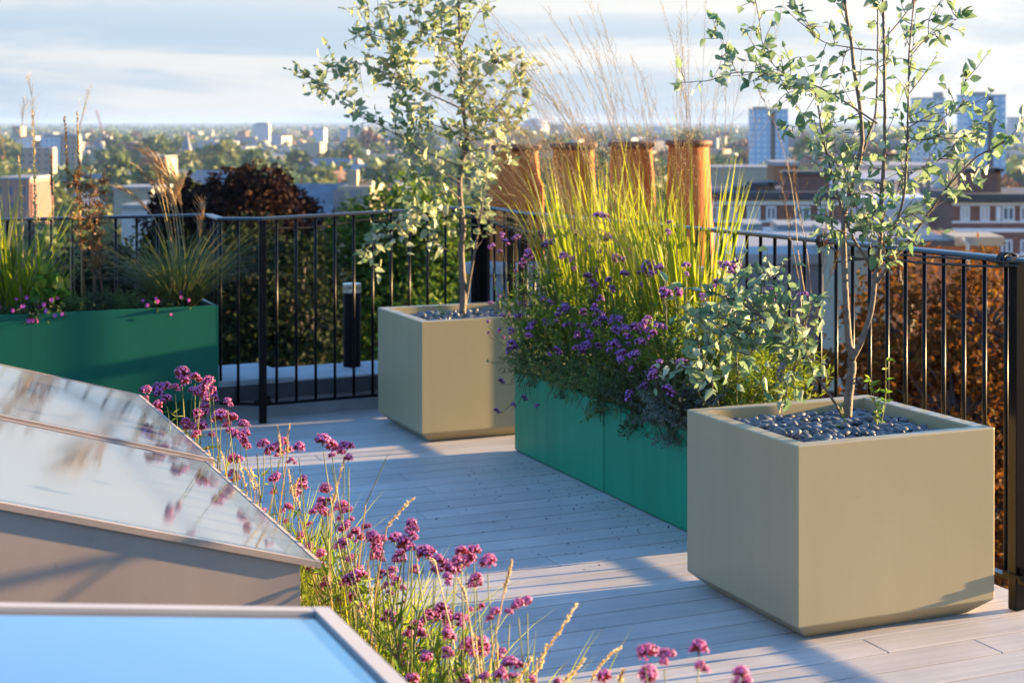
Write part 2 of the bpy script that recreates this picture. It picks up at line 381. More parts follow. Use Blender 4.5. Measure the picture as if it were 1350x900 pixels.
# ------------------------------------------------------------------ railings
def railing(pts, posts, label, nb=None, spacing=.112, bars_from=0.0, low=.10, phase=.5):
    """pts = [(xyz of the top)], posts = indices of pts carrying a post"""
    pts = [np.asarray(p, float) for p in pts]
    e = empty('metal_railing', (pts[0][0], pts[0][1], 0), label, 'railing', 'black metal railings')
    seg = [np.linalg.norm(pts[i+1][:2] - pts[i][:2]) for i in range(len(pts)-1)]; tot = sum(seg)
    def at(t):
        for i, s in enumerate(seg):
            if t <= s or i == len(seg) - 1: return pts[i] + (pts[i+1] - pts[i]) * (t / s), norm(pts[i+1] - pts[i])
            t -= s
    # flat topped handrail with rounded edges
    mb = MB(); prof = [(-.024,-.008),(.024,-.008),(.026,-.002),(.022,.006),(.010,.009),(-.010,.009),(-.022,.006),(-.026,-.002)]
    k = len(pts); vs = []
    for i, p in enumerate(pts):
        a = norm((pts[i] - pts[max(i-1, 0)])[:2]) if i else norm((pts[1]-pts[0])[:2]); b = norm((pts[min(i+1, k-1)] - pts[i])[:2]) if i < k-1 else a
        t = norm(a + b); sd = np.array([t[1], -t[0], 0]) / max(.5, float(a @ t))
        vs += [p + x * sd + np.array([0, 0, z]) for x, z in prof]
    n = len(prof); fs = [(i*n+j, i*n+(j+1) % n, (i+1)*n+(j+1) % n, (i+1)*n+j) for i in range(k-1) for j in range(n)]
    fs += [tuple(range(n)), tuple((k-1)*n+j for j in reversed(range(n)))]
    mb.add(vs, fs); mb.build('handrail', M['blacktop'], e, smooth=False)
    mb = MB()
    for i in range(k-1):
        d = norm(pts[i+1] - pts[i]); d[2] = 0; d = norm(d); sd = np.array([d[1], -d[0], 0])
        L_ = seg[i]
        mb.box((0, -.016, low - .006), (L_, .016, low + .006), 0, d, sd, np.array([pts[i][0], pts[i][1], 0]))
    mb.build('bottom_rail', M['black'], e)
    for i in posts:
        p = pts[i]; a = norm((pts[min(i+1, k-1)] - pts[max(i-1, 0)])[:2]); d = np.array([a[0], a[1], 0]); sd = np.array([a[1], -a[0], 0])
        mb = MB(); mb.box((-.02, -.02, .002), (.02, .02, p[2] - .009), 0, d, sd, np.array([p[0], p[1], 0]))
        q = mb.build('post', M['black'], e, bevel=.002)
        mb = MB(); mb.box((-.045, -.024, low + .008), (.045, .024, low + .022), 0, d, sd, np.array([p[0], p[1], 0]))
        mb.lathe([(.0, .045), (.011, .045), (.011, .02), (0, .02)], (p[0] + .03*d[0], p[1] + .03*d[1], low), 8)
        mb.build('clamp', M['black'], q)
    nbar = int(round(tot / spacing)); pp = [np.asarray(pts[i]) for i in posts]
    proto = None
    for i in range(nbar):
        t = (i + phase) * tot / nbar; p, d = at(t)
        if any(np.linalg.norm(p[:2] - q[:2]) < .045 for q in pp): continue
        mb = MB(); mb.tube([(p[0], p[1], low + .0065), (p[0], p[1], p[2] - .0085)], .0078, 10)
        mb.build('bar', M['black'], e, smooth=True)
    return e
def top(px, py, d):
    p = at_y(px, py, d); return p
rC1 = top(275, 283.5, 9.38); rC2 = top(291, 288.5, 9.10)
rL0 = rC1 - 3.2 * UU; rL0[2] = rC1[2] - .0
rA = top(346, 288.5, 9.05); rB = top(600, 274, 9.60)
railing([rL0, rC1 - 1.45*UU, rC1], [1], 'black railing along the back of the left green trough, behind the tall grasses')
railing([rC1 - .03*VV, rC2, rA, rA + .52*(rB-rA), rB, top(630, 274, 9.78)], [2, 5], 'black railing behind the far beige planter, in front of the low parapet')
q0, q1 = at_u(690, 280.5, 3.487), at_u(1334, 342.8, 3.50); q1[2] = 1.152; q1 = T(3.53, 4.497, 1.152)
mid = at_u(989, 307.8, 3.492)
bend = [top(640, 274.2, 9.80), top(652, 275.0, 9.78), top(664, 276.2, 9.70), top(674, 277.8, 9.58), q0, mid, q1]
endp = T(3.53, 2.9, 1.152)
railing(bend, [0, 3, 4, 6], 'long black railing on the right, behind the green troughs and the near beige planter', phase=.5)
railing([T(3.53, 4.476, 1.152), endp], [1], 'last stretch of black railing running out of the picture at the right edge', phase=.98)
# cable of the string lights, tied under the handrails
def sag_cable(points, r, label, sag=.02, wraps=()):
    mb = MB(); pts = []
    for i in range(len(points)-1):
        a, b = points[i], points[i+1]
        for t in np.linspace(0, 1, 9)[:-1]:
            p = a * (1-t) + b * t; p = p.copy(); p[2] -= sag * 4 * t * (1-t) + .002 * math.sin(17*t+i); pts.append(p)
    pts.append(points[-1]); mb.tube(pts, r, 5)
    for w in wraps:
        for k in range(4):
            an = np.linspace(0, 2*math.pi, 11); p = np.asarray(w[0]); d = norm(np.asarray(w[1])); sd = np.array([-d[1], d[0], 0])
            mb.tube([p + d*(k-1.5)*.013 + .031*(np.cos(a)*sd + np.sin(a)*np.array([0,0,.75])) + d*.006*math.sin(a+k) for a in an], r*.9, 4)
    return tag(mb.build('cable', M['cable'], smooth=True), label, 'cable')
o3 = np.array([0, 0, -.035]); back = np.array([-.03, -.02, 0])
sag_cable([rA + o3*1.3, rA*.5+rB*.5 + o3, rB + o3*1.2, top(638, 283, 9.75)], .005, 'thin black cable tied under the back handrail')
sag_cable([top(596, 277, 9.55), top(650, 291, 9.70), top(672, 300, 9.5), top(720, 305, 9.0), top(800, 300, 8.4)], .008, 'thick black cable sagging below the rounded railing corner', .012)
wr = at_u(1088, 317, 3.495); dr = bend[-1] - bend[-2]
def cu(px, py): return at_u(px, py, 3.48)
sag_cable([cu(1085, 322), cu(1130, 340), cu(1180, 342), cu(1262, 349), cu(1342, 350)], .0045, 'thin black cable strung below the right handrail, looped round it', .004, [(wr, dr), (bend[-1] + np.array([0,0,-.004]) - .05*norm(dr), dr)])
sag_cable([cu(1100, 345), cu(1180, 335), cu(1290, 341), cu(1342, 346)], .004, 'second thin cable just under the right handrail', .003)

# ------------------------------------------------------------------ parapet behind the railing
def parapet():
    d = norm(np.array([rB[0]-rA[0], rB[1]-rA[1], 0])); nrm = np.array([-d[1], d[0], 0])
    o = np.array([rA[0], rA[1], 0]) + nrm * .13 - d * .28
    e = empty('parapet', o, 'low grey roof parapet with stone coping behind the far railing', 'parapet')
    mb = MB(); mb.box((.02, .03, -.3), (3.2, .45, .115), 0, d, nrm, o); mb.build('upstand', M['wallgrey'], e)
    xs = [0, .50, .93, 1.6, 2.4, 3.2]
    for i in range(len(xs)-1):
        mb = MB(); dz = .018 if i == 0 else 0; dep = .62 if i == 0 else .5
        mb.box((xs[i]+.004, 0, .118), (xs[i+1]-.004, dep, .20 + dz), 0, d, nrm, o); mb.build('coping_stone', M['stone'], e, bevel=.006)
        mb = MB(); mb.box((xs[i]+.002, -.006, .108), (xs[i+1]-.002, -.0025, .190), 0, d, nrm, o); mb.build('lead_fascia', M['lead'], e)
    # vent pipe standing on it
    p = at_y(464, 478, 9.78); p[2] = .2
    e = empty('vent_pipe', p, 'black round vent pipe with a slotted metal cap, on the parapet', 'vent pipe')
    mb = MB(); mb.lathe([(.05, .001), (.05, .42), (.047, .425), (.0, .425)], p, 28); mb.build('pipe', M['mattblack'], e, smooth=True)
    mb = MB(); mb.lathe([(.0,.478),(.051,.478),(.052,.474),(.052,.462),(.049,.46),(.0,.46)], p, 28); mb.lathe([(.051,.425),(.052,.427),(.052,.436),(.0,.437)], p, 28)
    for k in range(18):
        a = k * 2*math.pi/18; c = np.array([math.cos(a), math.sin(a), 0]); sd = np.array([-c[1], c[0], 0])
        mb.box((.043, -.0035, .434), (.05, .0035, .463), 0, c, sd, p)
    mb.build('cap', M['steel'], e)
parapet()

# ------------------------------------------------------------------ chimney pots
def chimney():
    d = 10.4; base = at_y(678, 345, d); zb = base[2]
    left = at_y(632, 345, d + .21); right = at_y(962, 345, d - .21); left[2] = right[2] = zb
    ax = norm(right - left); ax[2] = 0; ay = np.array([-ax[1], ax[0], 0]); L_ = np.linalg.norm(right-left)
    e = empty('chimney_stack', (left[0], left[1], -6), 'grey rendered chimney stack carrying the four terracotta pots', 'chimney')
    o = np.array([left[0], left[1], 0.])
    mb = MB(); mb.box((.03, -.27, -6), (L_-.03, .27, zb - .07), 0, ax, ay, o); mb.build('stack', M['wallgrey'], e)
    mb = MB(); mb.box((0, -.3, zb - .07), (L_, .3, zb), 0, ax, ay, o); mb.build('cap', M['stone'], e, bevel=.01)
    specs = [(680, 190.5, 'first terracotta chimney pot from the left, widest, with a rounded shoulder', 1.10, True),
             (756, 188.5, 'second terracotta chimney pot from the left, behind the left end of the tall grass', .98, False),
             (833, 186.5, 'third terracotta chimney pot from the left, mostly hidden by grass', 1.0, False),
             (908, 184.5, 'rightmost terracotta chimney pot, standing clear above the grass', .98, False)]
    for px, py, label, k, fat in specs:
        dd = d - (px - 797) * .00145; p = at_y(px, 345, dd); tp = at_y(px, py, dd)[2] - zb; p[2] = zb
        r = .168 * k * dd / 11.4
        e = empty('chimney_pot', p, label, 'chimney pot', 'terracotta chimney pots')
        if fat: prof = [(r*1.02, .001), (r*1.02, tp*.60), (r*1.0, tp*.645), (r*.93, tp*.69), (r*.89, tp*.72), (r*.81, tp*.93), (r*.80, tp*.945)]
        else:   prof = [(r*1.04, .001), (r*1.02, tp*.30), (r*.97, tp*.36), (r*.84, tp*.90), (r*.83, tp*.945)]
        mb = MB(); mb.lathe(prof, p, 40); mb.build('pot', M['terracotta'], e, smooth=True)
        rr = r*(.80 if fat else .83)
        mb = MB(); mb.lathe([(rr, tp*.94), (rr+.004, tp*.945), (rr+.006, tp*.955), (rr+.013, tp*.955), (rr+.019, tp*.97), (rr+.018, tp*.99), (rr+.008, tp), (rr-.012, tp), (rr-.016, tp*.97), (rr-.02, tp*.7)], p, 40)
        mb.build('rim', M['terradark'], e, smooth=True)
chimney()

# ------------------------------------------------------------------ rooflights
def rooflight(u1, z1, v0, v1, slope, label, border, frame_w, frame_mat, wall_mat, uleft=-1.2):
    """a wedge of glass falling towards the deck (+u), on a rendered curb"""
    tn = math.tan(R(slope)); sn, cs = math.sin(R(slope)), math.cos(R(slope))
    dn = cs * UU - sn * ZZ; up = sn * UU + cs * ZZ      # down the slope, and out of the glass
    o = T(u1, v0, z1); Ls = (u1 - uleft) / cs; Lv = v1 - v0
    e = empty('rooflight', T(u1, v0, 0), label, 'rooflight', 'rooflights')
    def slab(a0, a1, b0, b1, t0, t1, mb):
        c = [o - a*dn + b*VV + t*up for t in (t0, t1) for a, b in ((a0,b0),(a1,b0),(a1,b1),(a0,b1))]
        mb.add(c, [(0,1,2,3),(7,6,5,4),(0,4,5,1),(1,5,6,2),(2,6,7,3),(3,7,4,0)])
    # curb: a closed wedge set back under the glass
    ub = u1 - .035; mb = MB(); vs = []
    for v in (v0 + .004, v1 - .004):
        vs += [T(uleft, v, -.05), T(ub, v, -.05), T(ub, v, z1 + (u1-ub)*tn - .0118), T(uleft, v, z1 + (u1-uleft)*tn - .0118)]
    mb.add(vs, [(0,1,2,3),(7,6,5,4),(0,4,5,1),(1,5,6,2),(2,6,7,3),(3,7,4,0)]); mb.build('curb', wall_mat, e)
    g = frame_w
    mb = MB(); slab(border+g, Ls, border*.5+g, Lv-border*.5-g, -.010, .0, mb); mb.build('glass', M['glass'], e)
    if border:
        mb = MB(); slab(g, border+g-.0005, g, Lv-g, -.010, -.0004, mb); slab(border+g, Ls, g, border*.5+g-.0005, -.010, -.0004, mb); slab(border+g, Ls, Lv-border*.5-g+.0005, Lv-g, -.010, -.0004, mb)
        mb.build('glass_border', M['glassedge'], e)
    gw = max(g, .004)
    mb = MB(); slab(-.006, gw-.0006, -.004, Lv+.004, -.011, .0055 if g else .001, mb); slab(gw, Ls, -.004, gw-.0006, -.011, .005 if g else .001, mb); slab(gw, Ls, Lv-gw+.0006, Lv+.004, -.011, .005 if g else .001, mb)
    mb.build('frame', frame_mat, e)
K = .65
def rl(u, z, v0, v1, K=.65): return u*K, EYE - (EYE - z)*K, v0*K, v1*K
rooflight(*rl(1.31, .30, 4.942, 6.60), 16.4, 'sloping glass rooflight with the taupe side wall, in the middle of the row', .06, 0., M['frame'], M['frame'])
rooflight(*rl(1.34, .30, 6.64, 8.36), 16.4, 'farthest glass rooflight, reflecting flower heads near the green trough', .06, 0., M['frame'], M['frame'])
rooflight(*rl(1.236, .25, 2.2, 4.60, .46), 7.8, 'nearest rooflight with pale frame and blue reflecting glass in the bottom corner', .025, .017, M['framelight'], M['frame'])
# raised strip of planting between the rooflights and the boards
mb = MB(); mb.ubox(.90, 1.17, .9, 5.6, -.04, .28); tag(mb.build('planting_bed', M['soil']), kind='structure')
mb = MB(); mb.ubox(-3, 1.60, 1.0, 9.9, -.044, -.02); tag(mb.build('flat_roof', M['lead']), kind='structure')
# ------------------------------------------------------------------ planting
def at_v(px, py, v):
    r = ray(px, py); return r * (v / (r @ VV)) + np.array([0, 0, EYE])
def rv(n=1, s=1.): return rng.normal(size=(n, 3)) * s
def blades(mb, base, n, length, spread, width, lean=(0, 0, 0), droop=.4, rad=.05, m=0, seg=7, vary=.3):
    """arching grass leaves from one tussock"""
    lean = np.asarray(lean, float)
    for i in range(n):
        a = rng.uniform(0, 2*math.pi); r = rad * math.sqrt(rng.random())
        b = base + np.array([r*math.cos(a), r*math.sin(a), 0]); L = length * (1 + rng.uniform(-vary, vary))
        a2 = a + rng.uniform(-.7, .7); sp = spread * (.25 + rng.random()); out = np.array([math.cos(a2), math.sin(a2), 0])
        t = np.linspace(0, 1, seg)[:, None]; dr = droop * rng.uniform(.3, 1.5)
        p = b + L * (out * (sp*t + sp*.8*dr*t*t) + lean * t*t + ZZ * (t - dr*.55*t**2.6))
        sd = norm(np.cross(out + rv()[0]*.35, ZZ)); w = width * np.array([.75, 1, 1, .92, .75, .5, .06] if seg == 7 else np.linspace(1, .06, seg)) * rng.uniform(.7, 1.2)
        mb.ribbon(p, w * .5, sd, m)
def panicle(mb, pts, t0, nbr, blen, m=0, spread=.5, spik=5, rad=.0006):
    """airy flower head on the top part of a stalk"""
    pts = np.asarray(pts); k = len(pts); P = []; D = []
    for i in range(nbr):
        t = t0 + (1 - t0) * (i + rng.random()) / nbr; f = t * (k-1); j = min(int(f), k-2); p = pts[j] + (pts[j+1]-pts[j]) * (f-j)
        ax = norm(pts[min(j+1,k-1)] - pts[j]); d = norm(ax + rv()[0] * spread * .6)
        L = blen * (1.15 - .8*(t-t0)/(1-t0)) * rng.uniform(.5, 1.2); q = p + d*L*.5 + rv()[0]*.004; e = p + d * L + ax*L*.15
        mb.tube([p, q, e], [rad, rad*.8, rad*.5], 3, m, cap=False)
        for s in np.linspace(.25, 1, spik):
            P.append(p + (e-p)*s); D.append(norm(d + rv()[0]*.4))
    leaves(mb, P, D, rng.uniform(.006, .011, len(P)), .0028, m, 'di')
def spike(mb, a, b, w, n, m=0, ll=.012):
    a = np.asarray(a, float); b = np.asarray(b, float); mid = (a+b)/2 + rv()[0]*.004
    c = curve([a, mid, b], 8); mb.tube(c, np.linspace(.0012, .0006, 8), 3, m, cap=False)
    t = np.linspace(0, 1, n); P = a + (b-a)*t[:, None]; ax = norm(b-a)
    P = P + (mid-(a+b)/2) * (4*t*(1-t))[:, None]
    D = ax + rng.normal(size=(n, 3)) * w; leaves(mb, P, D, ll * (1.1-.5*t) * rng.uniform(.7, 1.2, n), ll*.32, m, 'di', .9)
def sprigs(mbs, mbl, base, n, rx, ry, rz, nleaf, ll, lw, up=.25, hang=0., rad=.004, jit=.05, fwd=None, tmpl='di', ms=0, ml=0, order=.55):
    """bushy herb: curved shoots from the base out to an uneven dome, leaves along them"""
    tips = []
    for i in range(n):
        d = norm(rv()[0]); d[2] = abs(d[2]) * (1 - up) + up
        if fwd is not None and rng.random() < hang: d = norm(np.asarray(fwd) * 1.2 + rv()[0]*.45); d[2] = -abs(d[2]) * .35; d *= .62
        tip = base + np.array([d[0]*rx, d[1]*ry, d[2]*rz]) * rng.uniform(.65, 1.12); b = base + rv()[0] * jit; b[2] = base[2]
        mid = (b + tip)/2 + ZZ * .12 * rz + rv()[0] * .05 * rz
        c = curve([b, mid, tip], 9); mbs.tube(c, np.linspace(rad, rad*.3, 9), 3, ms, cap=False); tips.append(tip)
        t = np.linspace(.25, 1, nleaf); f = t * 8; j = np.minimum(f.astype(int), 7); P = c[j] + (c[j+1]-c[j]) * (f-j)[:, None]
        ax = norm(c[j+1]-c[j]); D = ax * order + norm(rv(nleaf)); leaves(mbl, P, D, ll * rng.uniform(.6, 1.2, nleaf), lw * rng.uniform(.7, 1.2, nleaf), ml, tmpl, .8)
    return tips

# --- one flower head: calyx tubes topped with five-petalled florets
def head_mesh(n, r, flat, pet, seed):
    g = np.random.default_rng(seed); mb = MB()
    lobes = [np.array([0, 0, 0.])] + [np.array([math.cos(a), math.sin(a), 0]) * r * g.uniform(.75, 1.25) + np.array([0, 0, g.uniform(-1.1, .15) * r]) for a in g.uniform(0, 6.28, 1 + seed % 3)]
    for q, lo in enumerate(lobes):
        rr = r * (1 if q == 0 else g.uniform(.55, .85)); nn = int(n * (rr/r)**2)
        for i in range(nn):
            z = 1 - 1.45*(i+.5)/nn; a = i*2.39996 + q; s = math.sqrt(max(0, 1-z*z)); d = norm(np.array([s*math.cos(a), s*math.sin(a), max(z, -.25)*1.0 + .12]) + g.normal(size=3)*.10)
            p0 = lo + d * rr * .25 * np.array([1,1,flat]); p1 = lo + d * rr * g.uniform(.8, 1.05) * np.array([1, 1, flat])
            mb.tube([p0, (p0+p1)/2, p1], [.0009, .0016, .0013], 4, 0, cap=False)
            if g.random() < (.88 if z > .30 else .25):
                x = norm(np.cross(d, [.3, .5, .8])); y = np.cross(d, x); k5 = 5; o = p1 + d*.002; th0 = g.uniform(0, 6.28); R_ = pet * g.uniform(.75, 1.2)
                for k in range(k5):
                    an = th0 + k*2*math.pi/k5; e = x*math.cos(an) + y*math.sin(an); f = np.cross(d, e)
                    mb.add([o, o + e*R_*.6 + f*R_*.42, o + e*R_ + d*R_*.15, o + e*R_*.6 - f*R_*.42], [(0,1,2,3)], 1)
        mb.tube([lo - ZZ*r*.8 - (lo*.8 if q else 0), lo + ZZ*r*.1], [.0010, .0014], 4, 2, cap=False)
    return mb
HEADS = {}
def head_objs(key, pet, cal, stem, n, r, p):
    out = []
    for k in range(5):
        mb = head_mesh(n, r, .95, p, k + 3); me_o = mb.build('flower_head', [M[cal], M[pet], M[stem]]); out.append(me_o.data); bpy.data.objects.remove(me_o)
    HEADS[key] = out
head_objs('pink', 'petal', 'calyx', 'vstemdark', 64, .0165, .0034)
head_objs('violet', 'petalblue', 'calyxdark', 'vstemdark', 34, .0165, .0046)
def add_head(key, p, parent, s):
    s = s * rng.uniform(.64, .94)
    o = bpy.data.objects.new('flower_head', HEADS[key][rng.integers(5)]); col.objects.link(o); o.parent = parent
    o.location = [float(x) for x in (np.asarray(p) - np.array(parent.location))]; o.scale = (s, s, s)
    o.rotation_euler = (rng.uniform(-.35, .35), rng.uniform(-.35, .35), rng.uniform(0, 6.28)); return o
def verbena(base, heads, key, label, group, sc_=1., stem='vstem', leafm='vleaf', nleaf=60, leaf=.055):
    e = empty('verbena', base, label, 'flower', group); hs = np.array([h[0] for h in heads]); ms = MB(); ml = MB()
    topz = hs[:, 2].max(); ctr = hs.mean(0); hub = np.array([ctr[0]*.75 + base[0]*.25, ctr[1]*.75 + base[1]*.25, base[2] + (topz-base[2])*.72])
    nm = max(1, len(heads)//4); mains = []
    order = np.argsort(hs[:, 0])
    for g in np.array_split(order, nm):
        c = hs[g].mean(0); tp = np.array([*(c[:2]*.8 + hub[:2]*.2), c[2] - .05]); b = base + np.array([rng.uniform(-.04,.04), rng.uniform(-.07,.07), 0])
        tp[2] = max(tp[2], b[2] + .06)
        mid = (b*.6 + tp*.4) + rv()[0]*.015; cc = curve([b, mid, tp], 12); ms.tube(cc, np.linspace(.0032, .0016, 12), 5)
        for i in g:
            h = hs[i]; t = rng.uniform(.45, .95); s = cc[int(t*11)]
            if h[2] - s[2] < .02: s = cc[int(.4*11)]
            under = h - ZZ*(.02*sc_) ; m1 = s*.45 + under*.55; m1 = m1 - ZZ*.25*abs(under[2]-s[2]) + rv()[0]*.006
            bc = curve([s, m1, under], 9); ms.tube(bc, np.linspace(.0016, .0010, 9), 4)
            leaves(ml, bc[[2,4,5]], norm(bc[[3,5,6]]-bc[[2,4,5]])*.6 + norm(rv(3)), rng.uniform(.5,1)*leaf*.6, leaf*.10, 0, 'di')
        k = nleaf // nm; j = rng.integers(1, 11, k)
        leaves(ml, cc[j], norm(rv(k))*.9 + ZZ*.5, leaf * rng.uniform(.6, 1.4, k), leaf*.14, 0, 'di', .7)
    ms.build('stem', M[stem], e, smooth=True); ml.build('foliage', M[leafm], e)
    for p, s in heads: add_head(key, p, e, s * sc_)
    return e

FG = """240,493,1.5 257,497,1 275,503,1.1 193,514,1 210,513,1.4 253,515,1 263,517,1.2 279,519,1.2 208,534,1.2 300,529,.8 270,538,1.1 260,545,1.1 245,557,1 265,563,1.3 291,550,1.3 300,559,1 320,559,.9
323,573,1.2 310,573,.8 279,573,.7 348,585,1.1 308,605,1.2 372,584,1.1 394,590,1 426,581,.9 438,590,1 454,589,1.1 364,629,.9 400,631,1 397,640,1.2 429,644,1 312,629,.9 449,666,1 421,668,.9 412,675,.9 379,668,.8 347,673,.6 240,612,1 258,600,.9
430,644,1 423,660,.8 452,667,1.1 426,673,1.1 456,693,.9 469,702,1 397,705,1 407,722,1.1 448,718,.9 482,695,.8 490,708,1.1 504,711,1 521,711,1.1 533,716,1.1 542,690,.8 543,705,.6 498,727,1 462,737,.8 467,761,1.1 472,752,1 461,767,1 559,729,1.2 576,740,1.1 608,727,1 625,727,1.2 643,741,1.3 599,748,1.1
516,751,.8 524,765,.8 504,755,.7 530,774,.6 448,789,1 464,787,1 565,810,.9 582,804,1.2 589,813,1 605,815,.9 635,799,.6 653,807,.7 683,796,.7 695,792,.8 513,810,1 547,828,1.2 589,836,.9 617,848,1 634,848,1.1 530,855,.9 545,855,1.1 523,870,.9 562,865,.8 662,859,.8 673,874,1 680,894,1 601,884,.6 640,891,.8 612,895,.8 543,897,1 423,730,.9 430,764,.8
851,860,1 876,863,.8 854,888,1.2 921,855,1.3 923,878,.7 976,888,1 797,892,1 700,896,.8 735,899,.7"""
def parse(s): return [tuple(map(float, q.split(','))) for q in s.split()]
def foreground():
    H = []
    for px, py, s in parse(FG):
        far = max(0., min(1., (620 - py) / 130.)); u0 = 1.0 - .07 * far + rng.uniform(-.07, .10)
        if px > 690: u0 = 1.06 + rng.uniform(-.04, .04)
        p = at_u(px, py, u0); H.append((p, s * (1.08 if py < 600 else .95)))
        if rng.random() < .75 and px < 690: H.append((at_u(px + rng.uniform(-16, 16), py + rng.uniform(4, 22), u0 + rng.uniform(-.05, .05)), s * rng.uniform(.5, .75)))
    H.sort(key=lambda h: -h[0][1])
    n = len(H); labels = [
     'tallest magenta verbena at the far end, in front of the dark green trough', 'magenta verbena with heads against the green trough corner and railing foot',
     'magenta verbena leaning right over the shaded deck beside the farthest rooflight', 'magenta verbena beside the right edge of the middle rooflight, above its pane joint',
     'dense magenta verbena halfway down the row, beside the middle rooflight', 'magenta verbena clump crowding the tip of the middle rooflight',
     'magenta verbena with a broad flat cluster reaching over the sunlit strip of deck', 'magenta verbena behind the top corner of the nearest rooflight',
     'magenta verbena with long thin stems, right of the nearest rooflight', 'low magenta verbena at the bottom edge, between nearest rooflight and dry grass', 'magenta verbena at the bottom edge, standing apart right of the dry grass']
    cut = [h for h in H if pr_px(h[0]) > 745]; H = [h for h in H if pr_px(h[0]) <= 745]
    groups = np.array_split(np.arange(len(H)), 10)
    for g, lab in zip(groups, labels):
        hs = [H[i] for i in g]; c = np.mean([h[0] for h in hs], 0); v = c @ VV; u = min(max(c @ UU, .96), 1.10)
        verbena(T(u, v, .27), hs, 'pink', lab, 'magenta verbenas along the rooflights')
    verbena(T(1.06, np.mean([h[0] for h in cut], 0) @ VV, .27), cut, 'pink', labels[10], 'magenta verbenas along the rooflights')
def pr_px(p): return CX + F * p[0] / p[1]
foreground()
def spikes_fg():
    sets = [('dry feathery grass among the far verbenas, beside the farthest rooflight', 'far', [(366,563,370,603),(382,560,379,598),(287,578,295,606),(274,590,282,612),(315,606,326,650),(323,617,336,648),(331,619,340,645)], .95),
            ('dry feathery grass with pale heads halfway along the verbenas', 'mid', [(380,618,386,652),(394,632,395,668),(454,602,438,665),(443,640,436,672),(512,598,482,664),(546,656,510,694)], 1.0),
            ('dry grass with long orange tinted heads beside the tip of the middle rooflight', 'near', [(484,740,492,806),(473,805,496,852),(393,774,399,804),(460,800,463,835)], .98),
            ('single upright pale grass stalks standing over the sunlit strip of deck', 'up', [(675,740,664,782),(604,764,616,792),(562,735,575,745),(620,828,628,845),(627,858,637,896),(656,850,654,896)], 1.03),
            ('brown feathery grass leaning right at the bottom edge', 'bot', [(759,796,708,872),(720,850,695,893),(770,868,742,899),(819,853,778,899),(822,884,815,905),(700,868,675,905)], 1.07)]
    for lab, k, sp, u0 in sets:
        P = [(at_u(a, b, u0 + rng.uniform(-.06, .06)),) for a, b, c, d in sp]; base = T(min(u0, 1.1), np.mean([p[0] @ VV for p in P]), .27)
        e = empty('feather_grass', base, lab, 'grass', 'dry feather grasses among the verbenas'); ms = MB(); mbld = MB()
        for (a, b, c, d), (p,) in zip(sp, P):
            u = p @ UU; q = at_u(c, d, u - .004); hd = MB(); L = np.linalg.norm(p-q)
            if k == 'mid' and a == 512: hd.tube([q, p], [.0014, .0006], 4); hd.build('stalk', M['vstem'], e)
            else: spike(hd, q, p, .26, 80, 0, .0115); hd.build('seed_head', M['seed'], e)
            b0 = base + rv()[0] * np.array([.03, .06, 0]); mid = b0*.35 + q*.65 - norm(p-q)*.05; c_ = curve([b0, mid, q], 12); ms.tube(c_, np.linspace(.0018, .0011, 12), 4)
        ms.build('stalk', M['straw'], e); blades(mbld, base, 190, .36, .45, .0042, droop=.5, rad=.13); mbld.build('blade', M['molinia'], e)
spikes_fg()
for v, lab in ((3.35, 'yellow green grass tuft behind the top corner of the nearest rooflight'), (3.0, 'yellow green grass tuft at the foot of the verbenas, right of the nearest rooflight'), (3.75, 'yellow green grass tuft at the tip of the middle rooflight'), (4.3, 'yellow green grass tuft beside the middle rooflight')):
    b = T(1.03, v, .27); e = empty('grass_tuft', b, lab, 'grass', 'green grass tufts among the verbenas'); mb = MB(); blades(mb, b, 170, .33, .42, .0036, droop=.45, rad=.13); mb.build('blade', M['molinia'], e)
    ms = MB(); ml = MB(); sprigs(ms, ml, b, 34, .22, .22, .30, 14, .045, .006, up=.5, rad=.0016, jit=.10); ms.build('stem', M['vstem'], e); ml.build('foliage', M['vleaf'], e)

# --- middle troughs
VI = """649,325,1 666,319,1.1 682,314,1.1 697,333,1.3 690,344,1.1 702,353,.8 724,322,1.3 733,317,1 741,337,1.2 755,341,.9 777,327,1 811,339,1.2 775,365,1.2 802,369,1 822,361,1 855,352,1.8 870,353,1.3 845,361,1 875,384,1.2 890,381,1.4 792,393,1 786,375,.8 724,398,.9 688,403,1.2 663,417,1 683,418,1 646,400,.7 744,404,1.2 769,412,1 704,426,1.2 718,424,1.1 729,426,1.2 749,429,1.2 761,440,1 786,428,1.2 795,421,1.2 809,420,1.3 817,421,1 777,439,1.1 811,434,1.1 823,432,1 836,432,1.2 847,432,1 855,420,1.2 861,439,.9 872,431,1.2 659,435,.7 673,435,.9 697,443,1.2 674,453,1.2 774,453,1.1 766,459,1 780,446,1 811,451,1 845,451,1.2 733,462,1 820,467,1.5 819,474,1.2 837,468,1.2 870,479,1.3 898,479,1.1 861,496,1.3 851,507,1 879,515,1.3 830,519,1 660,502,.9 654,541,1.1 690,524,1 677,533,.7 708,535,.7 965,353,1.0 970,345,.8 958,350,.9 945,372,1 1015,395,1.2 1060,390,.9 1080,397,.8 905,350,.9 925,390,.9 790,285,1.4 800,312,1.2 880,305,.8"""
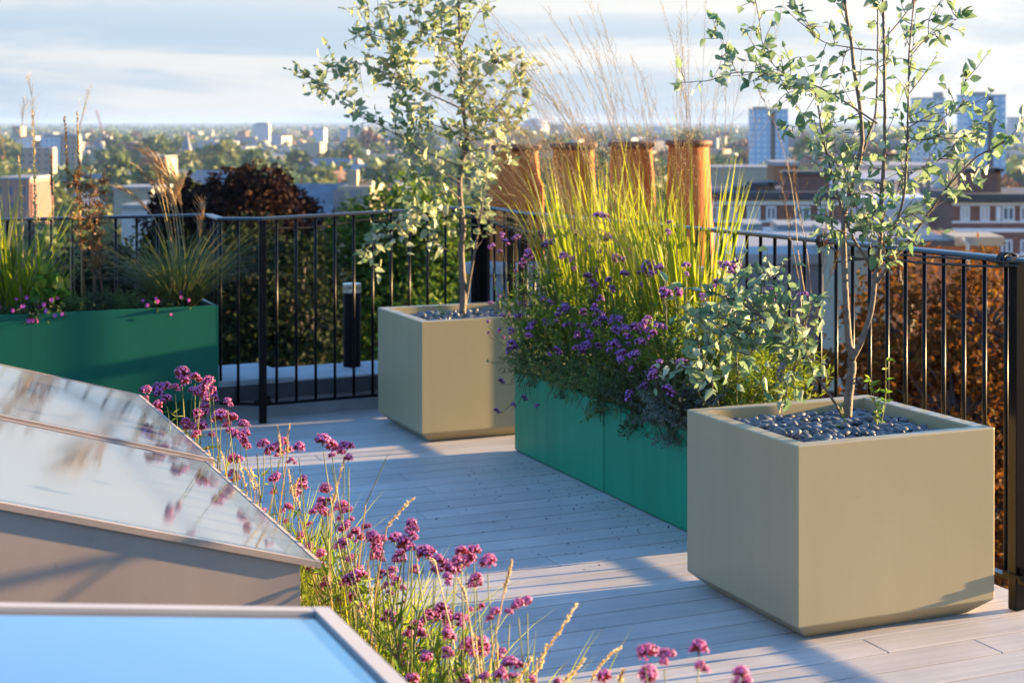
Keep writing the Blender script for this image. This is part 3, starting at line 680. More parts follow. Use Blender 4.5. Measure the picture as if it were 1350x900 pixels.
def middle():
    H = []
    for px, py, s in parse(VI):
        f = min(1., max(0., (py - 320) / 160.)); u0 = 3.13 - .25*f + rng.uniform(-.05, .04)
        if py > 500: u0 = 2.93
        H.append((at_u(px, py, u0), s * 1.15))
        for _ in range(1 if py < 500 else 0): H.append((at_u(px + rng.uniform(-20, 20), py + rng.uniform(-12, 14), u0 + rng.uniform(-.05, .05)), s * rng.uniform(.6, .95)))
    up = [h for h in H if h[0][2] > .38]; lowh = [h for h in H if h[0][2] <= .38]
    up.sort(key=lambda h: -(h[0] @ VV))
    labs = ['dusky violet verbena at the left end of the troughs, leaning towards the far beige planter', 'violet verbena with heads before the first chimney pot', 'violet verbena above the seam of the two green troughs, left side',
            'dense violet verbena in the middle of the flower bank, below the tall grass', 'violet verbena over the trough seam, its heads in a loose band', 'violet verbena with the broadest dark head cluster, below the third chimney pot',
            'violet verbena right of the middle, beside the pale silvery branch', 'pinkish verbena behind the low silvery branch of the near tree']
    for g, lab in zip(np.array_split(np.arange(len(up)), 8), labs):
        hs = [up[i] for i in g]; c = np.mean([h[0] for h in hs], 0); v = min(max(c @ VV, 5.72), 7.62); u = min(max(c @ UU, 3.12), 3.33)
        verbena(T(u, v, .34), hs, 'violet', lab, 'violet verbenas in the green troughs', stem='vstemdark', leafm='catmint', nleaf=90, leaf=.05)
    # trailing stems that hang over the front
    b = T(3.06, 7.6, .36); verbena(b, lowh, 'violet', 'trailing violet verbena hanging over the left end of the green trough', 'violet verbenas in the green troughs', stem='vstemdark', leafm='catmint', nleaf=60, leaf=.035)
    mounds = [(3.10, 7.52, .26, .26, 'catmint', 'grey green catmint mound at the left end of the green troughs', .30), (3.11, 7.12, .28, .27, 'catmint', 'grey green catmint mound left of the trough seam', .34),
              (3.10, 6.72, .29, .28, 'catmint', 'catmint mound spilling over the seam of the green troughs', .40), (3.11, 6.34, .29, .28, 'thyme', 'dark herb mound right of the trough seam', .42), (3.10, 5.98, .26, .27, 'greyherb', 'blue grey curry herb spilling down beside the near beige planter', .46)]
    for u, v, r, h, m, lab, hang in mounds:
        e = empty('herb_mound', T(u, v, .33), lab, 'herb', 'herb mounds spilling over the green troughs'); ms = MB(); ml = MB()
        sprigs(ms, ml, T(u, v, .35), 150, r, r, h + .05, 26, .021, .0075, fwd=-UU, hang=hang*.16 * (v < 6.9), rad=.0017, jit=.07)
        ms.build('stem', M['vstemdark'], e); ml.build('foliage', M[m], e)
    mids = [(3.22, 7.45, .50, 'leafy green perennial behind the left catmint, under the first tall grass'), (3.24, 7.0, .52, 'leafy green perennial at the foot of the tall grass, left of the seam'), (3.25, 6.55, .50, 'leafy green perennial at the foot of the tall grass, right of the seam'), (3.26, 6.1, .46, 'leafy green perennial beside the low silvery branch')]
    for u, v, h, lab in mids:
        e = empty('perennial', T(u, v, .34), lab, 'plant', 'leafy perennials in the green troughs'); ms = MB(); ml = MB()
        sprigs(ms, ml, T(u - .04, v, .35), 130, .32, .30, h + .10, 24, .046, .009, up=.55, rad=.002, jit=.09)
        ms.build('stem', M['vstem'], e); ml.build('foliage', M['vleaf'], e)
    for u, v, h, w, lab in ((3.30, 5.75, .52, .24, 'bright fine leaved shrub glowing in the sun behind the near tree trunk'), (3.33, 6.05, .40, .2, 'bright fine leaved shrub behind the low silvery branch')):
        e = empty('fine_leaf_shrub', T(u, v, .34), lab, 'shrub', 'bright fine leaved shrubs'); ms = MB(); ml = MB()
        sprigs(ms, ml, T(u, v, .35), 70, w, w, h, 42, .034, .006, up=.5, rad=.002, jit=.06, order=.9)
        ms.build('stem', M['vstem'], e); ml.build('foliage', M['sunleaf'], e)
middle()
def molinia():
    specs = [(3.27, 7.42, 1.12, 200, 'tall yellow green grass clump in front of the second chimney pot', 30, -.30), (3.28, 6.92, 1.06, 210, 'tall yellow green grass clump in front of the third chimney pot', 34, -.20), (3.28, 6.40, 1.07, 230, 'tall yellow green grass clump in front of the rightmost chimney pot', 30, -.08)]
    for u, v, L, n, lab, nc, lean in specs:
        b = T(u, v, .33); e = empty('moor_grass', b, lab, 'ornamental grass', 'tall moor grasses in the green troughs')
        mb = MB(); blades(mb, b, n, L, .15, .0115, droop=.42, rad=.11, vary=.26, lean=(-.03, 0, 0)); mb.build('blade', M['molinia'], e)
        mb = MB(); mp = MB()
        for i in range(nc):
            Lc = rng.uniform(1.35, 2.05); a = rng.uniform(0, 6.28); out = np.array([math.cos(a), math.sin(a)*.5, 0]) * rng.uniform(.02, .22)
            bb = b + np.array([rng.uniform(-.07,.07), rng.uniform(-.07,.07), 0]); t = np.linspace(0, 1, 14)[:, None]
            ln = lean + rng.uniform(-.16, .10); 
            p = bb + Lc * (out*t + np.array([ln, 0, 0])*t**2.2 + ZZ*(t - .06*t**3 - abs(ln)*.25*t**3)); mb.tube(p, np.linspace(.0014, .0005, 14), 3, 0, cap=False)
            panicle(mp, p, .60, 18, .12, 0, .5, 5, .0005)
        for i in range(4):   # arching ones
            Lc = rng.uniform(1.2, 1.5); t = np.linspace(0, 1, 14)[:, None]; ln = -rng.uniform(.35, .6)
            p = b + rv()[0]*.04*np.array([1,1,0]) + Lc * (np.array([ln, rng.uniform(-.1,.1), 0])*t**1.8 + ZZ*(t - .33*t**3)); mb.tube(p, np.linspace(.0014, .0005, 14), 3, 0, cap=False)
            panicle(mp, p, .6, 20, .10, 0, .5, 5, .0006)
        mb.build('stalk', M['straw'], e); mp.build('seed_head', M['straw'], e)
    # a lone brown stalk further right
    b = T(3.38, 5.92, .33); e = empty('dry_grass', b, 'thin brown grass stalks with loose seed heads before the blue tower, by the railing', 'ornamental grass'); mb = MB(); mp = MB()
    for pts in ([(1060,430),(1052,330),(1043,240),(1022,165),(1003,125)], [(1062,430),(1066,350),(1050,260),(1046,220)], [(1075,430),(1085,340),(1090,280)], [(1068,430),(1100,350),(1112,310)], [(1055,430),(1040,300),(1030,230)]):
        c = [at_u(x, y, 3.40 + rng.uniform(-.02,.02)) for x, y in pts]; c = curve([b + rv()[0]*.02*np.array([1,1,0])] + c, 16); mb.tube(c, np.linspace(.0022, .0008, 16), 4, 0, cap=False); panicle(mp, c, .55, 22, .075, 0, .4, 6, .0007)
    mb.build('stalk', M['straw'], e); mp.build('seed_head', M['brownseed'], e)
molinia()

# --- silvery trees
def tree_from(root_px, d0, branches, label, lm, size, density, tmul, pz):
    root = at_y(root_px[0], root_px[1], d0); root[2] = pz
    e = empty('silver_tree', root, label, 'tree', 'silvery trees in the beige planters'); mt = MB(); ml = MB(); sx = d0 / F; mtw = MB()
    P = []; D = []; LL = []
    def P3(x, y, dd): return at_y(x, y, d0 + dd)
    for (pts, dd0, dd1, r0, r1, leafy, tw, dens) in branches:
        k = len(pts); c = curve([P3(x, y, dd0 + (dd1-dd0)*i/(k-1)) for i, (x, y) in enumerate(pts)], max(14, k*6)); n = len(c)
        c = c + np.cumsum(rng.normal(size=(n, 3)) * .0010, axis=0) * np.linspace(0, 1, n)[:, None]
        mt.tube(c, np.linspace(r0, r1, n), 7 if r0 > .006 else 5)
        ln = np.linalg.norm(np.diff(c, axis=0), axis=1).sum()
        nt = max(0, int(ln * dens * tmul))
        for i in range(nt):
            t = leafy + (1-leafy) * (i + rng.random()) / max(nt, 1); j = min(int(t*(n-1)), n-2); p = c[j]; ax = norm(c[j+1]-c[j])
            d = norm(ax*.5 + norm(rv()[0]) + ZZ*.12); L = tw * rng.uniform(.35, 1.15)
            q = p + d*L*.5 + rv()[0]*.006; tip = p + d*L + ZZ*(rng.uniform(-.25,.2))*L; tc = curve([p, q, tip], 7); mt.tube(tc, np.linspace(.0018, .0008, 7), 4, 1, cap=False)
            m = max(3, int(L / size * 2.1 * density)); tt = np.linspace(.15, 1, m); f = tt*6; jj = np.minimum(f.astype(int), 5)
            pp = tc[jj] + (tc[jj+1]-tc[jj])*(f-jj)[:, None]; aa = norm(tc[jj+1]-tc[jj])
            P.append(pp); D.append(aa*.55 + norm(rv(m))*.9 - ZZ*.12); LL.append(size * rng.uniform(.45, 1.2, m) * (1 - .25*tt))
        if dens:   # terminal leaves
            m = 5; P.append(np.repeat(c[-1:], m, 0)); D.append(norm(c[-1]-c[-2]) + norm(rv(m))*.8); LL.append(size*rng.uniform(.5, 1, m))
    P = np.concatenate(P); D = np.concatenate(D); LL = np.concatenate(LL)
    leaves(ml, P, D, LL, LL * rng.uniform(.48, .64, len(LL)), 0, 'ov', .75)
    mt.build('trunk', [M['bark'], M['barkdark']], e, smooth=True); ml.build('foliage', M[lm], e, smooth=True)
    return e
RT = [  # points, depth offsets, radii, where leaves start, twig length, twigs per metre
 ([(1117,549),(1119,520),(1123,490),(1124,472)], 0, 0, .0165, .0145, 1, 0, 0),
 ([(1124,474),(1119,450),(1117,420),(1114,370),(1113,330),(1114,288),(1122,250),(1135,203),(1137,170),(1130,111),(1122,55),(1113,0),(1106,-70)], 0, .10, .0130, .0045, .42, .16, 7),
 ([(1123,474),(1135,450),(1148,410),(1155,357),(1161,310),(1163,250),(1166,200),(1167,100),(1163,0),(1161,-70)], 0, -.06, .0115, .0035, .35, .17, 8),
 ([(1158,330),(1175,309),(1190,262),(1194,200),(1195,163),(1195,100),(1198,40),(1208,-40)], -.02, -.16, .0058, .0022, .15, .18, 12),
 ([(1150,357),(1140,338),(1124,311),(1105,259),(1094,215),(1087,185),(1076,126),(1062,112)], -.01, -.22, .0060, .0025, .3, .16, 12),
 ([(1155,375),(1172,350),(1208,303),(1246,250),(1285,208),(1320,189),(1346,168)], -.01, -.2, .0062, .0014, .3, .12, 10),
 ([(1137,205),(1145,180),(1154,148),(1156,80),(1155,0),(1153,-60)], .05, .2, .0045, .0025, .3, .15, 8),
 ([(1157,163),(1117,137),(1087,120),(1035,102),(972,97),(931,107),(891,111)], -.03, .25, .0038, .0012, .28, .10, 9),
 ([(972,97),(957,67),(946,42),(937,22)], .15, .2, .0016, .0008, .1, .08, 20),
 ([(1060,108),(1030,95),(1010,70),(1003,30),(998,0)], .1, .2, .0022, .001, .05, .13, 22),
 ([(1087,120),(1055,120),(1030,112),(1005,100),(985,110)], .05, -.1, .002, .001, .0, .13, 26),
 ([(1161,67),(1120,62),(1080,50),(1050,11)], 0, -.1, .0028, .001, .2, .13, 14),
 ([(1163,55),(1185,30),(1205,4),(1216,-20)], 0, .1, .0028, .0012, .3, .13, 12),
 ([(1196,80),(1224,48),(1250,36),(1272,22)], -.1, 0, .0022, .0008, .25, .10, 12),
 ([(1224,48),(1226,20),(1246,-8)], -.06, 0, .0018, .0008, .2, .1, 14),
 ([(1195,163),(1215,160),(1235,161),(1252,152),(1265,144),(1272,125),(1274,107)], -.1, -.3, .0026, .0009, .35, .10, 14),
 ([(1194,180),(1215,185),(1235,180),(1262,178),(1285,185)], -.1, .1, .0024, .0009, .15, .12, 24),
 ([(1163,250),(1185,240),(1212,222),(1235,212),(1258,198)], -.05, .15, .0026, .001, .25, .12, 22),
 ([(1122,250),(1110,225),(1096,205),(1078,195)], .05, 0, .0024, .001, .2, .12, 18),
 ([(1160,312),(1140,285),(1128,270),(1115,235),(1118,200)], -.04, -.2, .0024, .001, .1, .14, 24),
 ([(1172,350),(1166,325),(1176,300),(1200,285),(1222,268)], -.05, -.15, .0022, .001, .1, .12, 20),
 ([(1124,311),(1100,300),(1085,285),(1078,268)], -.05, -.12, .002, .001, .1, .12, 24),
 ([(1155,340),(1146,322),(1142,300),(1155,282)], -.02, -.2, .002, .001, .1, .11, 24),
 ([(1285,208),(1288,190),(1294,165),(1304,145)], -.15, -.2, .0014, .0008, .3, .06, 22),
 ([(1220,285),(1240,268),(1262,262),(1285,240)], -.1, -.02, .0016, .0008, .45, .09, 16),
 ([(1076,126),(1060,150),(1050,165),(1035,163)], -.2, -.25, .0014, .0008, .2, .08, 18),
 # low branch hanging to the left
 ([(1110,547),(1100,530),(1080,500),(1058,470),(1035,446),(1005,420),(972,398),(935,388)], -.02, -.22, .0052, .0022, .35, .17, 40),
 ([(1058,470),(1040,440),(1028,410),(1012,385),(1003,360)], -.08, -.02, .0024, .001, .1, .15, 46),
 ([(1035,446),(1000,440),(965,440),(935,455),(918,480)], -.1, -.3, .0024, .001, .1, .14, 44),
 ([(1005,420),(975,425),(950,420),(915,425)], -.16, -.05, .002, .001, .1, .13, 44),
 ([(1058,470),(1048,485),(1040,505),(1042,528)], -.08, -.2, .0018, .001, .2, .1, 24),
 ([(1010,440),(985,470),(960,490),(930,500)], -.14, -.32, .0018, .001, .3, .11, 18),
 ([(1040,445),(1055,420),(1075,400)], -.1, 0, .0016, .0008, .2, .09, 22),
]
d_r = (cR + np.array([0,0,0]))[1] + .02
tree_from((1117,549), d_r, RT, 'tall sparse silvery green tree with several thin stems in the near beige planter', 'foliage_eleagnus_green', .054, 1.0, 2.0, hP - .05)
LT = [
 ([(610,413),(611,380),(608,330),(611,300),(606,262),(606,225),(613,190),(609,150),(606,100),(603,50),(601,0),(600,-70)], 0, .05, .0195, .005, .42, .26, 13),
 ([(613,405),(619,370),(626,330),(634,280),(641,240),(655,205)], .02, -.1, .0085, .003, .45, .10, 10),
 ([(610,145),(590,135),(566,124),(546,108),(535,78),(525,50)], 0, .25, .0055, .0016, .3, .2, 20),
 ([(560,120),(530,108),(505,95),(478,84),(455,92),(430,96)], .05, .2, .003, .001, .1, .17, 24),
 ([(606,220),(590,212),(560,200),(540,188),(527,180),(500,165),(473,150),(457,133),(430,115),(407,103)], 0, -.3, .005, .001, .25, .15, 16),
 ([(533,120),(520,85),(512,50),(495,25),(481,6)], .1, .25, .0028, .001, .1, .17, 22),
 ([(550,58),(530,52),(510,50),(490,46),(470,44)], .1, 0, .0025, .001, .1, .16, 24),
 ([(606,60),(580,50),(556,40),(545,15),(535,-20)], .02, -.2, .0035, .0012, .2, .15, 22),
 ([(613,180),(635,160),(655,140),(672,115),(686,90)], 0, .2, .005, .0014, .2, .13, 26),
 ([(640,165),(665,160),(680,150),(692,130)], 0, -.2, .003, .0012, .1, .11, 24),
 ([(608,140),(630,110),(648,90),(655,75)], 0, -.2, .004, .0014, .1, .2, 26),
 ([(609,60),(620,35),(632,12),(642,-12)], .02, .1, .0035, .001, .5, .15, 10),
 ([(604,90),(590,70),(582,40),(575,10)], 0, .15, .003, .001, .1, .18, 24),
 ([(606,262),(590,250),(572,262),(552,278),(530,290),(502,310),(478,330)], 0, -.45, .0042, .001, .3, .15, 20),
 ([(552,278),(545,295),(535,310),(525,300)], -.25, -.35, .002, .001, .1, .13, 24),
 ([(606,240),(580,225),(560,212),(540,225),(545,232)], 0, -.25, .003, .001, .2, .12, 16),
 ([(612,180),(585,170),(560,160),(540,150),(520,140)], 0, -.15, .0032, .001, .2, .2, 26),
 ([(612,200),(640,195),(660,180),(676,170)], 0, .15, .003, .001, .2, .11, 20),
 ([(641,240),(660,225),(672,205),(668,195)], -.05, .1, .0025, .001, .1, .08, 16),
 ([(610,305),(595,300),(585,285),(570,270)], 0, -.1, .0028, .001, .3, .13, 20),
 ([(626,330),(640,310),(648,290),(640,272)], .02, .1, .0022, .001, .3, .08, 14),
 ([(603,340),(590,330),(577,320),(575,300)], 0, -.1, .002, .001, .5, .10, 18),
]
d_l = cL[1] + .02
tree_from((610,413), d_l, LT, 'dense silvery leaved young tree in the far beige planter', 'foliage_eleagnus', .068, 1.45, 1.9, hP - .05)
def sprig_plant(px, py0, py1, d, z, label, m, n=1, ll=.03):
    b = at_y(px, py0, d); b[2] = z; e = empty('seedling', b, label, 'seedling', 'green seedlings in the pebbles'); ms = MB(); ml = MB()
    for k in range(n):
        tip = at_y(px + rng.uniform(-14, 14), py1 + (k > 0)*rng.uniform(8, 30), d + rng.uniform(-.03, .03)); c = curve([b + rv()[0]*.004, (b+tip)/2 + rv()[0]*.006, tip], 9); ms.tube(c, np.linspace(.0022, .0008, 9), 4)
        j = np.repeat(np.arange(2, 9), 4); leaves(ml, c[j], ZZ*.35 + norm(rv(len(j)) * np.array([1,1,.3])), ll * rng.uniform(.6, 1.1, len(j)), ll*.3, 0, 'ov', .6)
    ms.build('stem', M['vstem'], e); ml.build('foliage', M[m], e)
sprig_plant(1158, 549, 474, d_r - .02, hP - .06, 'fresh green seedling in the near planter, right of the trunk', 'broadleaf', 2, .034)
sprig_plant(1110, 552, 535, d_r - .05, hP - .06, 'tiny green seedling at the foot of the near tree trunk', 'broadleaf', 2, .018)
sprig_plant(590, 414, 396, d_l - .05, hP - .06, 'small pale seedling in the far planter, left of the trunk', 'broadleaf', 2, .03)

# --- left trough
def left_trough():
    zb = LH - .05; vc = 9.22
    def B(px, v=vc): p = at_v(px, 405, v); p[2] = zb; return p
    # tussock with golden plumes
    b = B(236); e = empty('tussock_grass', b, 'spreading green tussock grass with golden plumes at the right end of the left trough', 'ornamental grass')
    mb = MB(); blades(mb, b, 900, .46, .62, .0045, droop=.8, rad=.07, vary=.4); mb.build('blade', M['bluegrass'], e)
    ms = MB()
    for pts in ([(236,395),(228,330),(216,270),(205,222),(192,200)], [(236,395),(230,330),(220,265),(212,230),(206,205)], [(232,395),(222,340),(205,290),(180,262),(160,248)], [(240,395),(243,330),(240,280),(236,245),(226,215)], [(238,395),(236,320),(228,260),(214,215)], [(245,395),(258,340),(266,300),(270,272)], [(234,395),(225,325),(210,262),(200,240),(186,225)], [(236,395),(232,315),(224,252),(222,225)], [(240,395),(244,345),(237,290),(232,262),(243,240)]):
        c = curve([at_v(x, y, vc + rng.uniform(-.03,.03)) for x, y in pts], 16); c[0] = b + rv()[0]*.02*np.array([1,1,0]); ms.tube(c, np.linspace(.0024, .0010, 16), 4, 0, cap=False); h = MB()
        for k in range(46):
            t = rng.uniform(.55, .98); j = int(t*15); p = c[j]; d = norm(c[min(j+1,15)]-c[j-1]) + np.array([-.35, 0, .1]) + rv()[0]*.22; q = p + norm(d)*rng.uniform(.06, .13); h.tube([p, (p+q)/2 + ZZ*.006, q - ZZ*.008], [.0016, .0013, .0006], 3, 0, cap=False)
        h.build('plume', M['plume'], e)
    ms.build('stalk', M['straw'], e)
    for px, w, lab in ((28, .20, 'pink flowering geranium at the left edge of the left trough'), (58, .14, 'pink geranium beside the bright broad leaves in the left trough'), (214, .17, 'pink geranium hanging over the trough rim below the tussock grass')):
        b = B(px, 9.12); e = empty('geranium', b, lab, 'flower', 'pink geraniums in the left trough'); ms = MB(); ml = MB()
        tips = sprigs(ms, ml, b, 60, w, .12, .11, 9, .026, .022, up=.2, rad=.0013, jit=.05, fwd=-VV, hang=.15, tmpl='ov'); ms.build('stem', M['vstem'], e); ml.build('foliage', M['thyme'], e)
        proto = None
        for k in range(11):
            p = np.array(tips[rng.integers(len(tips))]) + np.array([0, -.02, .02]) - VV*.03
            if proto is None:
                h = MB()
                for q in range(5):
                    a = q*2*math.pi/5; x = np.array([math.cos(a), 0, math.sin(a)]); y = np.array([-math.sin(a), 0, math.cos(a)]); o = np.array([0,0,0.]); h.add([o, x*.011 + y*.008 + np.array([0,-.004,0]), x*.018 + np.array([0,-.005,0]), x*.011 - y*.008 + np.array([0,-.004,0])], [(0,1,2,3)])
                proto = h.build('flower', M['geranium']); o = proto
            else: o = proto.copy(); col.objects.link(o)
            o.parent = e; o.location = [float(x) for x in p - np.array(e.location)]; o.rotation_euler = (rng.uniform(-.6,.3), 0, rng.uniform(-.6,.6)); s = rng.uniform(.5, .75); o.scale = (s, s, s)
    for px, w, lab in ((95, .13, 'low dark herb cushion beside the brown stalks, left of them'), (128, .11, 'low dark herb cushion at the foot of the brown stalks'), (168, .16, 'rounded dark herb cushion between the brown stalks and the tussock grass')):
        b = B(px, 9.2); e = empty('herb_cushion', b, lab, 'herb', 'dark herb cushions in the left trough'); ms = MB(); ml = MB()
        sprigs(ms, ml, b, 85, w, .13, .15, 16, .016, .006, up=.45, rad=.0014, jit=.06); ms.build('stem', M['vstemdark'], e); ml.build('foliage', M['catmint' if px != 128 else 'thyme'], e)
    b = B(66, 9.18); e = empty('broad_leaf_plant', b, 'plant with bright yellow green broad leaves in the left trough', 'plant'); ms = MB(); ml = MB()
    tips = sprigs(ms, ml, b, 16, .12, .1, .28, 5, .075, .062, up=.5, rad=.002, jit=.03, tmpl='ov'); ms.build('stem', M['vstem'], e); ml.build('foliage', M['broadleaf'], e)
    for px, lab, n in ((-5, 'tall green grass at the left picture edge, in the left trough', 80), (22, 'tall green grass right of the picture edge, with arching blades', 70), (55, 'tall fine green grass behind the bright broad leaves', 80)):
        b = B(px, 9.28); e = empty('moor_grass', b, lab, 'ornamental grass', 'tall green grasses in the left trough'); mb = MB(); blades(mb, b, n, .66 if px < 40 else .5, .30, .010 if px < 40 else .005, droop=.6, rad=.08); mb.build('blade', M['molinia' if px > 10 else 'bluegrass'], e)
    stalks = [('airy_grass', 'airy grass stalk with the tallest loose head at the left', [(50,400),(47,280),(45,200),(44,150),(38,100)], 'straw', .6, 26, .10),
              ('airy_grass', 'airy grass stalk with a small loose head near the left picture edge', [(30,400),(28,300),(26,220),(28,170),(32,135)], 'straw', .7, 20, .07),
              ('airy_grass', 'airy grass stalk leaning right above the brown seed spikes', [(98,400),(97,300),(99,220),(104,170),(118,118)], 'straw', .72, 22, .08),
              ('airy_grass', 'airy grass stalk bending at the left picture edge', [(12,400),(14,300),(8,220),(0,170)], 'straw', .7, 18, .07)]
    for nm, lab, pts, m, t0, nb, bl in stalks:
        c = curve([at_v(x, y, vc) for x, y in pts], 16); c[0][2] = zb; e = empty(nm, c[0], lab, 'ornamental grass', 'airy grass stalks in the left trough'); mb = MB(); mb.tube(c, np.linspace(.0022, .0008, 16), 4, 0, cap=False); mb.build('stalk', M['vstem'], e); mb = MB(); panicle(mb, c, t0, nb, bl, 0, .6, 5); mb.build('seed_head', M[m], e)
    sp = [('seed_spike', 'thick yellowish seed spike, tallest at the left', [(47,400),(47,300),(43,145)], 'seed', .5, .030), ('seed_spike', 'slim brown seed spike left of the pale tower block', [(93,400),(92,280),(85,155)], 'brownseed', .62, .026), ('seed_spike', 'dark brown seed spike in front of the brown tower block', [(108,400),(106,280),(102,148)], 'brownseed', .6, .026), ('seed_spike', 'short rusty seed spike below the yellowish one', [(68,400),(69,300),(67,205)], 'brownseed', .72, .024), ('seed_spike', 'short yellowish seed spike near the left picture edge', [(28,400),(30,300),(24,205)], 'seed', .6, .024)]
    for nm, lab, pts, m, t0, ll in sp:
        c = curve([at_v(x, y, vc + .03) for x, y in pts], 14); c[0][2] = zb; e = empty(nm, c[0], lab, 'seed head', 'seed spikes in the left trough'); mb = MB(); mb.tube(c, np.linspace(.0042, .0018, 14), 5, 0); mb.build('stalk', M['straw'], e)
        mb = MB(); n = 150; t = rng.uniform(t0, 1, n); f = t*13; j = np.minimum(f.astype(int), 12); P = c[j] + (c[j+1]-c[j])*(f-j)[:, None]; leaves(mb, P, norm(rv(n))*.8 + ZZ, ll*(1.25-.7*t)*rng.uniform(.6,1,n), ll*.4, 0, 'di', .9); mb.build('seed_head', M[m], e)
    for i, (pts, lab) in enumerate((([(112,400),(108,330),(104,270),(98,225)], 'left brown leafy stalk in the left trough'), ([(126,402),(122,340),(118,280),(120,222)], 'tallest brown leafy stalk, between its two neighbours'), ([(137,400),(131,350),(129,290),(138,228)], 'right brown leafy stalk, nearest the tussock grass'))):
        c = curve([at_v(x, y, vc + .02*i) for x, y in pts], 14); c[0][2] = zb; e = empty('brown_stalk', c[0], lab, 'plant', 'brown leafy stalks in the left trough'); ms = MB(); ml = MB(); ms.tube(c, np.linspace(.005, .002, 14), 5)
        for k in range(85):
            t = rng.uniform(.25, 1); j = min(int(t*13), 12); p = c[j]; d = norm(rv()[0]*np.array([1,1,.5]) + ZZ*.9); L = rng.uniform(.03, .11)*(1.3-.7*t); q = p + d*L; ms.tube([p, q], [.0014, .0007], 3, 0, cap=False); m = 7; leaves(ml, p + (q-p)*np.linspace(.2, 1, m)[:, None], d + norm(rv(m)), .02*rng.uniform(.5,1.2,m), .010, 0, 'di', .9)
        ms.build('stem', mat('rusty_stem', (.22,.09,.04), .7) if i == 0 else bpy.data.materials['rusty_stem'], e); ml.build('foliage', M['brownseed'], e)
left_trough()
# ------------------------------------------------------------------ trees beyond the railing
GZ = -30.
def crown_tree(name, lobes, nleaf, ls, m, label, cat='tree', group=None, base=None, trunk_r=.25, bark='barkdark'):
    """lobes: (centre, rx, rz). Leaves sit on twigs in clumps near the lobes' surface, so gaps stay open"""
    c0 = np.mean([l[0] for l in lobes], 0); base = np.array([c0[0], c0[1], GZ]) if base is None else base
    e = empty(name, base, label, cat, group); mt = MB(); ml = MB()
    fork = np.array([c0[0], c0[1], min(l[0][2] - l[2] for l in lobes) - .4]); mt.tube(curve([base, (base+fork)/2 + np.array([.2,.1,0]), fork], 10), np.linspace(trunk_r*1.6, trunk_r*.8, 10), 9)
    tot = sum(l[1]**2 for l in lobes)
    for c, rx, rz in lobes:
        c = np.asarray(c, float); mt.tube(curve([fork, (fork+c)/2 + rv()[0]*.2, c], 8), np.linspace(trunk_r*.6, trunk_r*.15, 8), 6)
        n = int(nleaf * rx*rx / tot); ncl = max(12, n // 26); 
        d = norm(rv(ncl)); rad = rng.uniform(.45, 1.08, ncl)**.6; cc = c + d * np.array([rx, rx, rz]) * rad[:, None]
        for i in range(0, ncl, 3): mt.tube([c + (cc[i]-c)*.25, c + (cc[i]-c)*.6 + rv()[0]*.05, cc[i]], [trunk_r*.12, trunk_r*.06, .008], 4, 0, cap=False)
        k = np.repeat(np.arange(ncl), 26); P = cc[k] + rv(len(k)) * rx * .13; D = norm(P - c)*.5 + norm(rv(len(k))) - ZZ*.2
        leaves(ml, P, D, ls * rng.uniform(.5, 1.2, len(k)), ls*.6*rng.uniform(.7, 1.2, len(k)), 0, 'di', .8)
    mt.build('trunk', M[bark], e, smooth=True); ml.build('crown', M[m], e); return e
def lob(px, py, d, rpx, rpy): s = d / F; return (at_y(px, py, d), rpx * s, rpy * s)
crown_tree('copper_beech', [lob(325, 300, 27, 70, 60), lob(265, 310, 27, 70, 60), lob(378, 290, 27.5, 45, 42), lob(300, 255, 27.5, 30, 30), lob(345, 250, 27, 38, 30), lob(240, 270, 27.3, 35, 30)], 17000, .11, 'copper', 'dark copper beech behind the left end of the railing')
crown_tree('green_tree', [lob(520, 310, 28.4, 70, 72), lob(470, 360, 28, 70, 80), lob(580, 350, 28.2, 80, 90), lob(540, 440, 27.6, 110, 90), lob(640, 400, 28.4, 70, 90), lob(455, 450, 28, 60, 80)], 24000, .13, 'greentree', 'leafy green tree behind the far beige planter and the parapet')
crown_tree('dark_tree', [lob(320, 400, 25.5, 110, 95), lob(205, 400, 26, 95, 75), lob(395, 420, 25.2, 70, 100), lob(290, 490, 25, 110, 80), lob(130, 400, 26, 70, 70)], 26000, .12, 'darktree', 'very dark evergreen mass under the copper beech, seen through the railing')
crown_tree('green_tree', [lob(655, 420, 20, 60, 60), lob(600, 470, 20, 80, 70)], 4500, .11, 'greentree', 'smaller green tree behind the chimney stack foot, lower than its neighbour')
crown_tree('autumn_tree', [lob(1200, 450, 15.5, 95, 100), lob(1300, 440, 15, 95, 98), lob(1150, 540, 15, 90, 110), lob(1260, 560, 14.5, 120, 110), lob(1370, 540, 15, 110, 130), lob(1210, 690, 14.5, 130, 120), lob(1340, 700, 14.5, 130, 130), lob(1090, 640, 15.5, 90, 110)], 23000, .085, 'autumn', 'orange brown autumn tree below the railing, behind the near beige planter')

